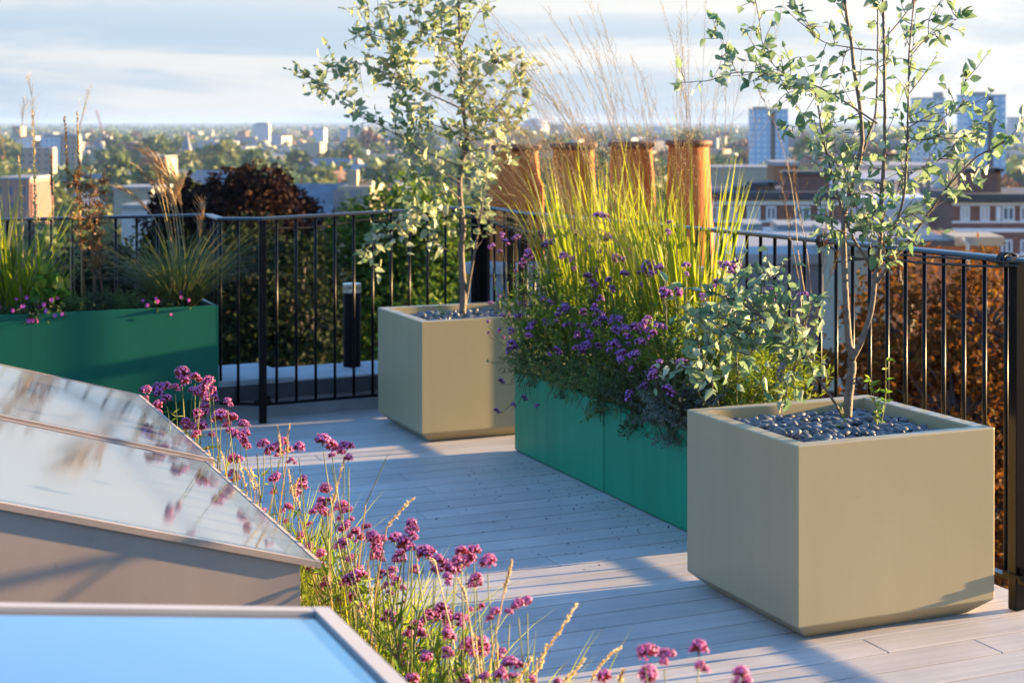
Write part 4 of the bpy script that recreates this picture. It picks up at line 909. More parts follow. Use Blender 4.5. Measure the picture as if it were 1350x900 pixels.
# ------------------------------------------------------------------ city
M['brick'] = mat('dark_red_brick', (.22,.10,.07), .85, .15, 2)
M['brickor'] = mat('orange_brick', (.32,.135,.06), .85, .15, 2)
M['cream'] = mat('cream_render', (.37,.31,.22), .8, .08, 1.5)
M['white'] = mat('white_paintwork', (.42,.41,.39), .7, .06, 1.5)
M['winframe'] = mat('white_window_paint', (.74,.73,.72), .6, .05, 2)
M['concrete'] = mat('grey_concrete', (.30,.295,.285), .8, .1, .6)
M['roofdark'] = mat('dark_flat_roof', (.05,.05,.055), .7, .15, 1)
M['slate'] = mat('blue_slate_roof', (.16,.175,.20), .6, .15, 1.2)
M['tile'] = mat('brown_tile_roof', (.20,.11,.075), .8, .2, 1.2)
M['curtain'] = mat('pale_curtain', (.55,.50,.42), .8, .1, 6)
def grid_mat(name, wall, glass_, sx, sz, frac, axis='XZ'):
    """rows of windows as the surface pattern of a distant tower"""
    m = bpy.data.materials.new(name); m.use_nodes = True; nt = m.node_tree; N = nt.nodes; L = nt.links; b = N['Principled BSDF']; b.inputs['Roughness'].default_value = .5
    tc = N.new('ShaderNodeTexCoord'); mp = N.new('ShaderNodeMapping'); s = N.new('ShaderNodeSeparateXYZ'); L.new(tc.outputs['Object'], s.inputs[0])
    def mod(o, per, w):
        ad = N.new('ShaderNodeMath'); ad.operation = 'ADD'; ad.inputs[1].default_value = 1000 * per; L.new(o, ad.inputs[0])
        q = N.new('ShaderNodeMath'); q.operation = 'MODULO'; q.inputs[1].default_value = per; L.new(ad.outputs[0], q.inputs[0])
        c = N.new('ShaderNodeMath'); c.operation = 'LESS_THAN'; c.inputs[1].default_value = per * w; L.new(q.outputs[0], c.inputs[0]); return c.outputs[0]
    xy = N.new('ShaderNodeMath'); xy.operation = 'ADD'; L.new(s.outputs['X'], xy.inputs[0]); L.new(s.outputs['Y'], xy.inputs[1])
    a = mod(xy.outputs[0], sx, frac); c = mod(s.outputs['Z'], sz, .55)
    mu = N.new('ShaderNodeMath'); mu.operation = 'MULTIPLY'; L.new(a, mu.inputs[0]); L.new(c, mu.inputs[1])
    mx = N.new('ShaderNodeMixRGB'); mx.inputs[1].default_value = (*wall, 1); mx.inputs[2].default_value = (*glass_, 1); L.new(mu.outputs[0], mx.inputs[0]); L.new(mx.outputs[0], b.inputs['Base Color'])
    return m
M['towerblue'] = grid_mat('blue_clad_tower', (.30,.44,.58), (.60,.64,.68), 3.0, 2.9, .5)
M['towerpale'] = grid_mat('pale_concrete_tower', (.52,.51,.50), (.20,.24,.29), 3.2, 2.9, .45)
M['towergrey'] = grid_mat('grey_tower', (.52,.55,.60), (.26,.30,.36), 3.0, 2.9, .5)
M['towertan'] = grid_mat('tan_tower', (.46,.37,.30), (.22,.20,.19), 3.4, 2.9, .4)
M['blockbrown'] = grid_mat('brown_block', (.36,.24,.17), (.16,.13,.12), 4., 3.2, .45)

M['blockred'] = grid_mat('red_brick_block', (.33,.17,.12), (.09,.10,.13), 2.2, 2.7, .4)
# ground and hills
mg = mat('valley_floor', (.075,.085,.05), .95, .3, .01, c2=(.045,.06,.03))
mb = MB(); xs = [-15000,-4000,-1200,-300,300,1200,4000,15000]; ys = [-400,-60,200,700,1500,3000,6000,15000]
mb.add([(x, y, GZ) for y in ys for x in xs], [(j*8+i, j*8+i+1, (j+1)*8+i+1, (j+1)*8+i) for j in range(7) for i in range(7)]); tag(mb.build('ground', mg), kind='structure')
def hills():
    mb = MB(); n = 90; rows = []
    for r, (y, hh) in enumerate(((8200, -29), (9400, -14), (10600, -5), (11800, 3), (13500, -22))):
        for i in range(n):
            x = -9500 + 19000*i/(n-1); a = mnoise.noise((x*.00045, y*.0003, 2.)) * 5 + mnoise.noise((x*.0016, y*.001, 5.)) * 2.0
            rows.append((x, y, max(hh + a*(r in (1,2,3)), GZ - .5) if r else GZ - .5))
    mb.add(rows, [(r*n+i, r*n+i+1, (r+1)*n+i+1, (r+1)*n+i) for r in range(4) for i in range(n-1)])
    tag(mb.build('hills', mat('wooded_hills', (.05,.07,.04), .95, .3, .004), smooth=True), kind='structure')
hills()

# --- houses: six kinds, built once and copied
def house_proto(name, w, dp, h, rh, wall, roof, hip=False, win=True, chim=True):
    mb = MB()
    mb.box((-w/2,-dp/2,0),(w/2,dp/2,h), 0)
    if rh > 0:
        o = .35; k = w*.22 if hip else -o
        mb.add([(-w/2-o,-dp/2-o,h),(w/2+o,-dp/2-o,h),(w/2+o,dp/2+o,h),(-w/2-o,dp/2+o,h),(-w/2+max(k,-o),0,h+rh),(w/2-max(k,-o),0,h+rh)], [(0,1,5,4),(2,3,4,5),(1,2,5),(3,0,4),(3,2,1,0)], 1)
    else:
        mb.box((-w/2-.1,-dp/2-.1,h),(w/2+.1,dp/2+.1,h+.5), 1)
    if chim: mb.box((w*.28,-.5,h+.1),(w*.28+.9,.5,h+max(rh,.5)+1.3), 3)
    if win:
        nw = max(2, int(w/2.6)); nf = max(2, int(h/3))
        for i in range(nw):
            for f in range(nf):
                x = -w/2 + w*(i+.5)/nw; z = .9 + f*h/nf; mb.box((x-.5,-dp/2-.04,z),(x+.5,-dp/2-.005,z+1.5), 2); mb.box((x-.5,dp/2+.005,z),(x+.5,dp/2+.04,z+1.5), 2)
        for f in range(nf):
            for y in (-dp*.25, dp*.25): z = .9 + f*h/nf; mb.box((w/2+.005,y-.5,z),(w/2+.04,y+.5,z+1.5), 2)
    o = mb.build(name, [M[wall], M[roof], M['pane'], M['brickor']]); return o
KINDS = [('brick_house', 9, 8, 6.2, 3.2, 'brick', 'tile', 'red brick house with a brown tiled roof among the trees of the valley', 0),
         ('rendered_house', 10, 8, 6.5, 3.0, 'white', 'slate', 'white rendered house with a slate roof among the trees of the valley', 0),
         ('cream_house', 8, 9, 7.5, 2.8, 'cream', 'slate', 'cream house with a grey pitched roof among the trees of the valley', 1),
         ('terrace_house', 22, 9, 7.8, 2.8, 'brickor', 'slate', 'long orange brick terrace with a grey roof in the valley', 0),
         ('low_block', 26, 14, 11, 0, 'cream', 'concrete', 'cream flat roofed low block in the valley', 0),
         ('brick_block', 20, 13, 12.5, 0, 'brickor', 'roofdark', 'orange brick flat roofed block in the valley', 0),
         ('pale_block', 40, 18, 10, 0, 'white', 'concrete', 'long white flat roofed building far out in the valley', 0)]
def place_city():
    protos = []
    for nm, w, dp, h, rh, wl, rf, lab, hip in KINDS:
        o = house_proto(nm, w, dp, h, rh, wl, rf, bool(hip), chim=rh > 0); tag(o, lab, 'house' if rh else 'building', lab.split(' with')[0].split(' in the')[0] + 's'); protos.append([o, 0])
    def put(k, p, rz, s=1.):
        o, n = protos[k]
        if n: o = o.copy(); col.objects.link(o)
        protos[k][1] += 1; o.location = [float(q) for q in p]; o.rotation_euler = (0, 0, rz); o.scale = (s, s, s)
    # crown shapes shared by the valley's trees
    trees = []
    for j, (m, nm, lab) in enumerate((('citygreen', 'valley_tree', 'dark green round tree in the valley'), ('cityolive', 'olive_tree', 'olive green tree in the valley, lit from the right'), ('citygreen', 'tall_tree', 'tall narrow green tree in the valley'), ('cityrust', 'rust_tree', 'rust brown autumn tree in the valley'))):
        e = MB(); c = norm(rv(340)); sc3 = np.array([4.2, 4.2, 3.9]) if j != 2 else np.array([2.6, 2.6, 5.2]); bump = np.array([1 + .28*mnoise.noise(tuple(q*1.9 + j*7)) for q in c])
        P = c * sc3 * (bump * rng.uniform(.78, 1.06, 340))[:, None] + np.array([0, 0, 6.5]); leaves(e, P, norm(rv(340)) + c*.4, rng.uniform(1.3, 2.5, 340), rng.uniform(1.0, 1.7, 340), 0, 'di', .8)
        e.tube([(0,0,0),(0.1,0,3.2),(0,0.1,6.5)], [.45,.3,.12], 6, 1)
        for k in range(5):
            a = k*1.26; e.tube([(0,0,3.),(math.cos(a)*1.1,math.sin(a)*1.1,5.),(math.cos(a)*2.2,math.sin(a)*2.2,6.8)], [.18,.12,.05], 4, 1)
        o = e.build(nm, [M[m], M['barkdark']]); tag(o, lab, 'tree', {'valley_tree':'dark green valley trees','olive_tree':'olive valley trees','tall_tree':'tall narrow valley trees','rust_tree':'rust brown valley trees'}[nm]); trees.append([o, 0])
    def tree(k, p, s):
        o, n = trees[k]
        if n: o = o.copy(); col.objects.link(o)
        trees[k][1] += 1; o.location = [float(q) for q in p]; o.rotation_euler = (0, 0, rng.uniform(0, 6.28)); o.scale = (s*rng.uniform(.85,1.2), s*rng.uniform(.85,1.2), s*rng.uniform(.8,1.15))
    def ok(px, d, extra=0):
        for a, b, d0, d1 in KEEP:
            if a - extra < px < b + extra and d0 < d < d1: return False
        return True
    KEEP = [(940, 1400, 0, 330), (0, 60, 0, 420), (380, 490, 0, 210), (960, 1060, 740, 900), (1255, 1345, 600, 800), (40, 110, 900, 1130), (20, 75, 700, 860), (640, 950, 0, 200)]
    nh = nt_ = 0
    for i in range(1500):
        if nh >= 285: break
        q = rng.random(); d = 260 * (2300/260)**(q**.62); px = rng.uniform(-30, 600) if rng.random() < .72 else rng.uniform(600, 1390)
        if not ok(px, d, 14*300/d): continue
        k = rng.choice(7, p=[.24,.23,.2,.13,.08,.07,.05]); 
        if (d < 800 and k > 3) or (d < 480 and k == 3): continue
        p = at_y(px, 300, d); p[2] = GZ; put(k, p, rng.uniform(-.6, .6) + (math.pi/2 if rng.random() < .4 else 0), rng.uniform(.9, 1.25)); nh += 1
    for i in range(1500):
        if nt_ >= 290: break
        q = rng.random(); d = 150 * (2200/150)**(q**.75); px = rng.uniform(-50, 600) if rng.random() < .65 else rng.uniform(600, 1410)
        if not ok(px, d, 20*300/d): continue
        p = at_y(px, 300, d); p[2] = GZ - .2; tree(rng.choice(4, p=[.42,.32,.16,.10]), p, rng.uniform(.85, 1.7) * (1 + .3*(d > 900))); nt_ += 1
    # what lies farther out reads as one mass
    mb = MB(); n = 6500; q = rng.random(n); d = 1100 * (8000/1100)**q; px = rng.uniform(-120, 1470, n)
    for dd, x in zip(d, px):
        p = at_y(x, 300, dd); w = rng.uniform(7, 22); dp = rng.uniform(8, 15); h = rng.choice([6, 8, 10, 13, 19], p=[.4,.3,.17,.1,.03]); a = rng.uniform(-.6, .6)
        X = np.array([math.cos(a), math.sin(a), 0]); Y = np.array([-math.sin(a), math.cos(a), 0]); mb.box((-w/2,-dp/2,GZ),(w/2,dp/2,GZ+h), int(rng.choice(5, p=[.22,.22,.24,.18,.14])), X, Y, np.array([p[0], p[1], 0]))
    tag(mb.build('distant_city', [M['brick'], M['white'], M['cream'], M['concrete'], M['slate']]), 'mass of far off buildings fading towards the hills', 'city', kind='stuff')
    mb = MB(); n = 5200; q = rng.random(n); d = 500 * (8200/500)**q; px = rng.uniform(-120, 1470, n); sel = []
    for dd, x in zip(d, px):
        if ok(x, dd, 25*300/dd): sel.append((dd, x))
    C = np.array([[*at_y(x, 300, dd)[:2], GZ + rng.uniform(2.5, 6.0)] for dd, x in sel]); D_ = np.array([dd for dd, x in sel]); nl = 22; k = np.repeat(np.arange(len(C)), nl); s = (1 + D_/2500.)[k]
    c = norm(rv(len(k))); P = C[k] + c * np.array([4.5, 4.5, 3.5]) * (s * rng.uniform(.5, 1.05, len(k)))[:, None]; P[:, 2] = np.maximum(P[:, 2], GZ + .5)
    leaves(mb, P, norm(rv(len(k))), 4.2*s, 3.4*s, 0, 'di', .8)
    tag(mb.build('distant_trees', M['citygreen']), 'mass of far off trees between the buildings of the valley', 'trees', kind='stuff')
M['citygreen'] = leafmat('valley_foliage', [(.035,.07,.018),(.09,.14,.03),(.06,.10,.022),(.13,.16,.035)], .3)
M['cityolive'] = leafmat('olive_foliage', [(.08,.11,.02),(.15,.17,.035),(.11,.13,.025),(.19,.19,.04)], .3)
M['cityrust'] = leafmat('rust_foliage', [(.09,.04,.018),(.15,.07,.025)], .25)
place_city()

# --- towers and single buildings of the skyline
def slab(mbx, px0, px1, py0, d, dep, m=0, ang=0., zb=GZ):
    a = at_y(px0, py0, d); b = at_y(px1, py0, d); w = b[0] - a[0]; X = np.array([math.cos(ang), math.sin(ang), 0]); Y = np.array([-math.sin(ang), math.cos(ang), 0]); o = np.array([a[0], d, 0.])
    mbx.box((0, 0, zb), (w, dep, a[2]), m, X, Y, o); return o, w, a[2], X, Y
def tower(px0, px1, py, d, dep, m, label, side=None, slit=None, top_=None, name='tower_block', ang=0., cat='tower', zb=GZ):
    a = at_y(px0, py, d); b = at_y(px1, py, d); e = empty(name, (a[0], d, zb), label, cat)
    mb = MB(); o, w, zt, X, Y = slab(mb, px0, px1, py, d, dep, 0, ang, zb); mb.build('wall', M[m], e)
    mb = MB(); mb.box((-.2, -.2, zt + .01), (w+.2, dep+.2, zt + max(.4, d*.0006)), 0, X, Y, o); mb.build('roof', M['concrete'], e)
    if slit:
        s0, s1 = [(q - px0) / (px1 - px0) * w for q in slit]; mb = MB(); mb.box((s0, -.35, zb), (s1, -.02, zt - .5), 0, X, Y, o); mb.build('stair_shaft', M['roofdark'], e)
    if side:
        mb = MB(); mb.box((w + .02, .4, zb), (w + .35, dep - .4, zt - .6), 0, X, Y, o); mb.build('end_wall', M[side], e)
    if top_:
        for f0, f1, hh in top_:
            mb = MB(); mb.box((w*f0, dep*.2, zt + .5), (w*f1, dep*.8, zt + hh), 0, X, Y, o); mb.build('roof_plant', M['concrete'], e)
    return e
tower(990, 1039, 145, 830, 17, 'towerblue', 'tall blue clad tower block with a dark vertical slit, left of the near tree', slit=(1016, 1022), top_=[(.1,.45,1.6)])
tower(1272, 1326, 126, 690, 17, 'towerblue', 'wide blue tower block with a dark slit at the right, behind the near tree', slit=(1302, 1309), top_=[(.3,.6,1.5)])
tower(1209, 1246, 130, 900, 20, 'towergrey', 'grey blue tower block with banded floors, left of the wide blue tower', top_=[(.75,.98,3.5)])
tower(1070, 1092, 163, 2000, 25, 'towertan', 'small hazy tan tower behind the near tree trunk')
tower(1334, 1349, 156, 1500, 20, 'towerpale', 'pale greenish tower at the right picture edge')
tower(333, 354, 165, 2150, 22, 'towerpale', 'pale tower with a white right face, standing alone on the left skyline', side='white', top_=[(.2,.9,3)], ang=.12)
tower(412, 427, 170, 1900, 20, 'towergrey', 'slim grey blue tower left of the two toned tower')
tower(448, 458, 171, 1600, 18, 'towergrey', 'shaded grey half of the two toned tower pair')  # grey here and tan on the next put shade and sun into the colour
tower(460, 480, 170, 1590, 18, 'towertan', 'sunlit tan tower with a dark centre slit, right of the slim grey tower', slit=(468, 470.5))
tower(514, 524, 180, 2100, 18, 'towergrey', 'low hazy grey tower behind the left branches of the silvery tree')
tower(527, 540, 182, 2000, 18, 'towerpale', 'low hazy pale tower behind the silvery tree')
tower(53, 79, 181, 1000, 26, 'towergrey', 'blue grey half of the big brown block on the left skyline', top_=[(.0,.98,1.6)])  # blue grey stands in for shade on the block's left face
tower(79.5, 102, 180, 1000, 24, 'blockbrown', 'big brown block with a sunlit right end, on the left skyline', side='cream', top_=[(.0,.95,1.6)], ang=.25, cat='block')  # cream end wall paints in the sunlight on the right face
tower(28, 67, 196, 780, 14, 'blockbrown', 'low sunlit tan block in front of the big brown block', side='cream', ang=.2, cat='block')
tower(-12, 47, 181, 1350, 30, 'towergrey', 'long low grey block at the left picture edge, under two round tanks', side='white', cat='block')
tower(-4, 38, 237, 300, 16, 'blockred', 'red brick block with small square windows at the left edge, below the grasses', side='brick', cat='block', ang=.1)
tower(118, 137, 198, 1000, 12, 'cream', 'small cream building with a stepped top left of the spire', top_=[(.2,.7,5)], cat='building')
tower(184, 218, 207, 640, 16, 'brickor', 'orange brick block left of the church spire', cat='block', side='cream')
tower(245, 293, 258, 210, 12, 'white', 'long white roof left of the copper beech', cat='building', name='white_building', ang=-.45)
tower(150, 200, 250, 240, 10, 'cream', 'cream building below the orange brick block, behind the brown stalks', cat='building', name='cream_building', side='white')
tower(160, 220, 275, 170, 10, 'white', 'white low building just above the left railing', cat='building', name='white_building')
tower(16, 27, 168, 1345, 12, 'cream', 'left of two sunlit round topped tanks on the left skyline', name='water_tank', cat='tank', zb=at_y(20, 180, 1345)[2])
tower(900, 925, 178, 2200, 40, 'cream', 'hazy pale building behind the rightmost chimney pot', cat='building')
for i, (a, b, y, d, m, lab) in enumerate(((560, 585, 178, 2600, 'towerpale', 'hazy pale slab behind the silvery tree crown'), (724, 745, 166, 3000, 'towertan', 'hazy tan tower above the second chimney pot'), (770, 779, 170, 3000, 'towergrey', 'hazy grey tower between the second and third chimney pots'), (862, 872, 169, 2800, 'towergrey', 'hazy slim tower between the third and the rightmost chimney pots'), (300, 318, 183, 2500, 'white', 'small white block left of the lone pale tower'), (640, 655, 172, 2800, 'towerpale', 'hazy pale tower right of the silvery tree'))):
    tower(a, b, y, d, 22, m, lab)
# the round pale stadium far out
p = at_y(706, 175, 3600); e = empty('arena', (p[0], p[1], GZ), 'round pale arena far out above the first chimney pot', 'arena')
mb = MB(); mb.lathe([(26, 0), (30, 26), (27, 30)], (p[0], p[1], GZ), 40); mb.build('wall', M['white'], e); mb = MB(); mb.lathe([(27, 30), (24, 36), (12, 41), (0.1, 43)], (p[0], p[1], GZ), 40); mb.build('roof', M['concrete'], e)
# church with spire
def church():
    d = 1250; p = at_y(246, 205, d); s = d / F; e = empty('church', (p[0], d, GZ), 'church with a dark pointed spire on the left skyline', 'church')
    zt = at_y(246, 198, d)[2]; zs = at_y(246, 172, d)[2]; w = 3.0; o = np.array([p[0], d, 0])
    mb = MB(); mb.box((p[0]-w, d-w, GZ), (p[0]+w, d+w, zt)); mb.build('tower', M['brick'], e)
    mb = MB(); mb.add([(p[0]-w-.3,d-w-.3,zt),(p[0]+w+.3,d-w-.3,zt),(p[0]+w+.3,d+w+.3,zt),(p[0]-w-.3,d+w+.3,zt),(p[0],d,zs)], [(0,1,4),(1,2,4),(2,3,4),(3,0,4),(3,2,1,0)]); mb.build('spire', M['slate'], e)
    mb = MB(); x0, x1 = p[0]+w+.01, p[0]+w+13; zr = zt - 9; mb.box((x0, d-5, GZ), (x1, d+5, zr)); mb.build('nave', M['brickor'], e)
    mb = MB(); mb.add([(x0,d-5.4,zr),(x1,d-5.4,zr),(x1,d+5.4,zr),(x0,d+5.4,zr),(x0,d,zr+5),(x1,d,zr+5)], [(0,1,5,4),(2,3,4,5),(1,2,5),(3,0,4),(3,2,1,0)]); mb.build('roof', M['slate'], e)
church()
def crane():
    d = 1500; b = at_y(136, 192, d); t = at_y(136, 176, d); tip = at_y(127, 146, d); cb = at_y(140, 178, d)
    e = empty('tower_crane', (b[0], d, GZ), 'tower crane with a steep raised jib on the left skyline', 'crane')
    def lattice(a, b, w, n, nm):
        mb = MB(); ax = norm(b-a); sd = norm(np.cross(ax, [0,1,0])); up = np.cross(sd, ax); c = [(sd*x + up*y)*w for x, y in ((1,1),(1,-1),(-1,-1),(-1,1))]
        for q in c: mb.tube([a+q, b+q], w*.22, 4)
        for i in range(n):
            p0 = a + (b-a)*i/n; p1 = a + (b-a)*(i+1)/n
            for k in range(4): mb.tube([p0+c[k], p1+c[(k+1)%4]], w*.15, 3)
        mb.build(nm, M['brick'], e)
    lattice(np.array([b[0], d, GZ]), t, .7, 22, 'mast'); lattice(t, tip, .55, 16, 'jib'); lattice(t, cb, .6, 4, 'counter_jib')
    mb = MB(); mb.box((cb[0]-1.2, d-1, cb[2]-1.8), (cb[0]+1.2, d+1, cb[2]+.3)); mb.build('counterweight', M['concrete'], e); mb = MB(); mb.box((t[0]-1, d-1.4, t[2]-1.2), (t[0]+1, d+1, t[2]+1.2)); mb.build('cab', M['white'], e)
crane()
# slate roofed house between the beech and the green tree
def slate_house():
    d = 120; a = at_y(388, 285, d); r = at_y(438, 245, d); e = empty('slate_house', (a[0], d, GZ), 'house with a big blue slate roof and sunlit gable, between copper beech and green tree', 'house')
    x0, x1, xg = at_y(380, 285, d)[0], at_y(432, 285, d)[0], at_y(482, 285, d)[0]; ze = at_y(400, 292, d)[2]; zr = at_y(400, 245, d)[2]
    mb = MB(); mb.box((x0, d+.3, GZ), (x1, d+9, ze)); mb.build('wall', M['brick'], e)
    mb = MB(); mb.add([(x0-.4,d,ze),(x1,d,ze),(x1+.3,d+4.6,zr),(x0-.4,d+4.6,zr),(x1,d+9.3,ze),(x0-.4,d+9.3,ze)], [(0,1,2,3),(3,2,4,5)]); mb.build('roof', M['slate'], e)
    mb = MB(); mb.box((x1+.32, d+2, GZ), (xg, d+9, at_y(450, 247, d)[2])); mb.build('gable_wing', M['cream'], e)
    mb = MB(); c = at_y(455, 226, d); mb.box((c[0]-.35, d+3, zr-1), (c[0]+.35, d+4, c[2])); c2 = at_y(470, 240, d); mb.box((c2[0]-.5, d+4, zr-1), (c2[0]+.5, d+5, c2[2])); mb.build('chimney', M['cream'], e)
    for px in (446, 469):
        c = at_y(px, 262, d+2); mb = MB(); mb.box((c[0]-.4, d+1.94, c[2]-1), (c[0]+.4, d+1.99, c[2]+.6)); mb.build('window', M['pane'], e)
slate_house()

# --- the blocks of flats at the right
def flats(px0, px1, d, py_top, label, rows, ends, wins, chim=(), dep=11, wm='brick'):
    a = at_y(px0, py_top, d); b = at_y(px1, py_top, d); e = empty('block_of_flats', (a[0], d, GZ), label, 'flats', 'brick blocks of flats'); s = d / F
    Z = lambda py: at_y(px0, py, d)[2]; Xp = lambda px: at_y(px, 300, d)[0]
    mb = MB(); mb.box((a[0], d, GZ), (b[0], d+dep, a[2])); mb.build('wall', M[wm], e)
    mb = MB(); mb.box((a[0]-.35, d-.5, a[2]+.003), (b[0]+.35, d+dep+.4, a[2]+.55)); mb.build('roof', M['roofdark'], e)
    for y0, y1 in rows:
        mb = MB(); mb.box((a[0]-.05, d-.10, Z(y1)), (b[0]+.05, d-.004, Z(y0))); mb.build('white_band', M['winframe'], e)
    for x0, x1, y0, y1 in wins:
        w0, w1, z1, z0 = Xp(x0), Xp(x1), Z(y0), Z(y1)
        mb = MB(); t = .10
        for q in ((w0,z0,w0+t,z1),(w1-t,z0,w1,z1),(w0+t,z0,w1-t,z0+t),(w0+t,z1-t,w1-t,z1),((w0+w1)/2-t/2,z0+t,(w0+w1)/2+t/2,z1-t)): mb.box((q[0], d-.14, q[1]), (q[2], d-.012, q[3]))
        f = mb.build('window', M['winframe'], e)
        mb = MB(); mb.box((w0+t+.002, d-.06, z0+t+.002), ((w0+w1)/2-t/2-.002, d-.02, z1-t-.002)); mb.box(((w0+w1)/2+t/2+.002, d-.06, z0+t+.002), (w1-t-.002, d-.02, z1-t-.002)); mb.build('pane', M['pane'] if rng.random() < .6 else M['curtain'], f)
    for x0, x1, y0, m in chim:
        mb = MB(); mb.box((Xp(x0), d+2.5, a[2]+.56), (Xp(x1), d+6, Z(y0))); c = mb.build('chimney', M[m], e)
        mb = MB(); mb.box((Xp(x0)-.2, d+2.3, Z(y0)+.003), (Xp(x1)+.2, d+6.2, Z(y0)+.25)); mb.build('coping', M['roofdark'], c)
    return e
r_wins = [(x, x+w, 272, 291) for x, w in ((1266,12),(1292,12),(1313,6),(1321,16),(1345,12),(1368,14))] + [(x, x+w, 316, 334) for x, w in ((1266,10),(1292,10),(1320,14),(1345,12),(1368,14))]
flats(1256, 1400, 118, 266, 'brick block of flats with white bands at the right edge, behind the railing', [(267, 271), (291.5, 294), (301, 306), (334.5, 337)], 0, r_wins, [(1284, 1324, 228, 'brick'), (1324.3, 1330, 228, 'brickor')])  # narrow orange brick piece paints in the sunlit right side of the chimney
m_wins = [(x, x+w, 272, 290) for x, w in ((938,14),(962,10),(985,17),(1010,13),(1048,20),(1078,14))] + [(x, x+w, 312, 330) for x, w in ((985,15),(1030,14))]
flats(925, 1106, 122, 263, 'long brick block of flats with white bands, left of the near tree trunk', [(264, 270), (290.5, 293), (299, 305)], 0, m_wins, [(1040, 1090, 232, 'brick'), (1090.3, 1099, 234, 'brickor'), (1020, 1026, 246, 'brickor'), (975, 994, 252, 'concrete'), (996, 1019, 247, 'brick')])  # orange brick strips beside the dark chimneys stand in for their sunlit ends
tower(1104, 1250, 224, 140, 12, 'winframe', 'large pale rendered building with a window strip, behind the near tree', cat='building', name='white_building')
def wing():
    d = 128; e = empty('stepped_wing', (at_y(1112, 300, d)[0], d, GZ), 'lower stepped wing of the pale building, with a strip of small windows', 'building')
    mb = MB(); mb.box((at_y(1112,300,d)[0], d, GZ), (at_y(1236,300,d)[0], d+8, at_y(1112,262,d)[2])); mb.build('wall', M['winframe'], e)
    for k in range(12):
        x = at_y(1120 + k*9.4, 245, 139.9); mb = MB(); mb.box((x[0]-.2, 139.85, x[2]-.5), (x[0]+.2, 139.97, x[2]+.5)); mb.build('window', M['pane'], e)
    x = at_y(1252, 300, d); mb = MB(); mb.box((at_y(1238,300,d)[0], d-.5, GZ), (at_y(1249,300,d)[0], d+3, at_y(1240,214,d)[2])); mb.build('stair_tower', M['white'], e)
    mb = MB(); mb.box((at_y(1249.2,300,d)[0], d+.5, GZ), (at_y(1255.5,300,d)[0], d+3, at_y(1240,262,d)[2])); mb.build('glazed_slot', M['pane'], e)
wing()
tower(1240, 1283, 216, 150, 8, 'cream', 'sunlit cream chimney slab between the pale building and the right hand flats', cat='chimney', name='chimney_slab', side='white')
tower(1020, 1052, 219, 160, 8, 'brickor', 'orange brick rooftop hut above the middle flats', cat='building', name='brick_hut', side='cream')
tower(936, 1030, 222, 420, 20, 'cream', 'long low cream building in front of the blue tower', cat='building', name='cream_building', side='cream')
def flat_roof():
    d = 62; e = empty('flat_roof_building', (at_y(1110,320,d)[0], d, GZ), 'low flat roofed brick building with pale coping just above the right railing', 'building')
    x0, x1, x2 = [at_y(q, 320, d)[0] for q in (1112, 1258, 1318)]; z0 = at_y(1112, 333, d)[2]; zt = at_y(1300, 324, d)[2]; zc = at_y(1300, 312, d)[2]
    mb = MB(); mb.box((x0, d, GZ), (x2, d+9, zt)); mb.build('wall', M['brickor'], e)
    mb = MB(); mb.box((x0-.1, d-.1, zt+.003), (x1-.01, d+9, zc-.12)); mb.build('roof_edge', M['lead'], e); mb = MB(); mb.box((x1, d-.15, zt+.003), (x2+.15, d+2.5, zc)); mb.build('coping', M['cream'], e)
    p = at_y(1276, 322, d - .4); mb = MB(); mb.tube([p + np.array([0,0,-1.]), p, p + np.array([-.25,0,.18])], .08, 8); mb.build('drain_pipe', M['white'], e)
flat_roof()
# roof plant and lean-to roofs below the middle flats
for x0, x1, y0, d, dep, m, lab in ((1062, 1104, 309, 80, 4, 'white', 'white rooftop plant box left of the near tree trunk'), (1030, 1062, 307, 84, 4, 'white', 'second white rooftop plant box, left of the first'), (985, 1000, 305, 88, 4, 'cream', 'small cream rooftop box above the right railing'), (1112, 1175, 330, 52, 7, 'cream', 'sunlit cream wall seen through the bars behind the near tree trunk'), (930, 1110, 348, 66, 14, 'slate', 'blue grey roof below the middle flats, seen through the bars')):
    tower(x0, x1, y0, d, dep, m, lab, name='rooftop_box' if 'box' in lab else 'low_building', cat='rooftop box' if 'box' in lab else 'building')

# ------------------------------------------------------------------ the air
def haze():
    mb = MB(); mb.box((-17000, -3000, GZ - 1), (17000, 17000, 24)); m = bpy.data.materials.new('haze_air'); m.use_nodes = True; N = m.node_tree.nodes; L = m.node_tree.links
    N.remove(N['Principled BSDF']); v = N.new('ShaderNodeVolumePrincipled'); v.inputs['Color'].default_value = (.34,.50,.80,1); v.inputs['Density'].default_value = HAZE_D
    L.new(v.outputs[0], N['Material Output'].inputs['Volume'])
    o = mb.build('haze', m); tag(o, kind='stuff')
HAZE_D = 9.5e-5
haze()
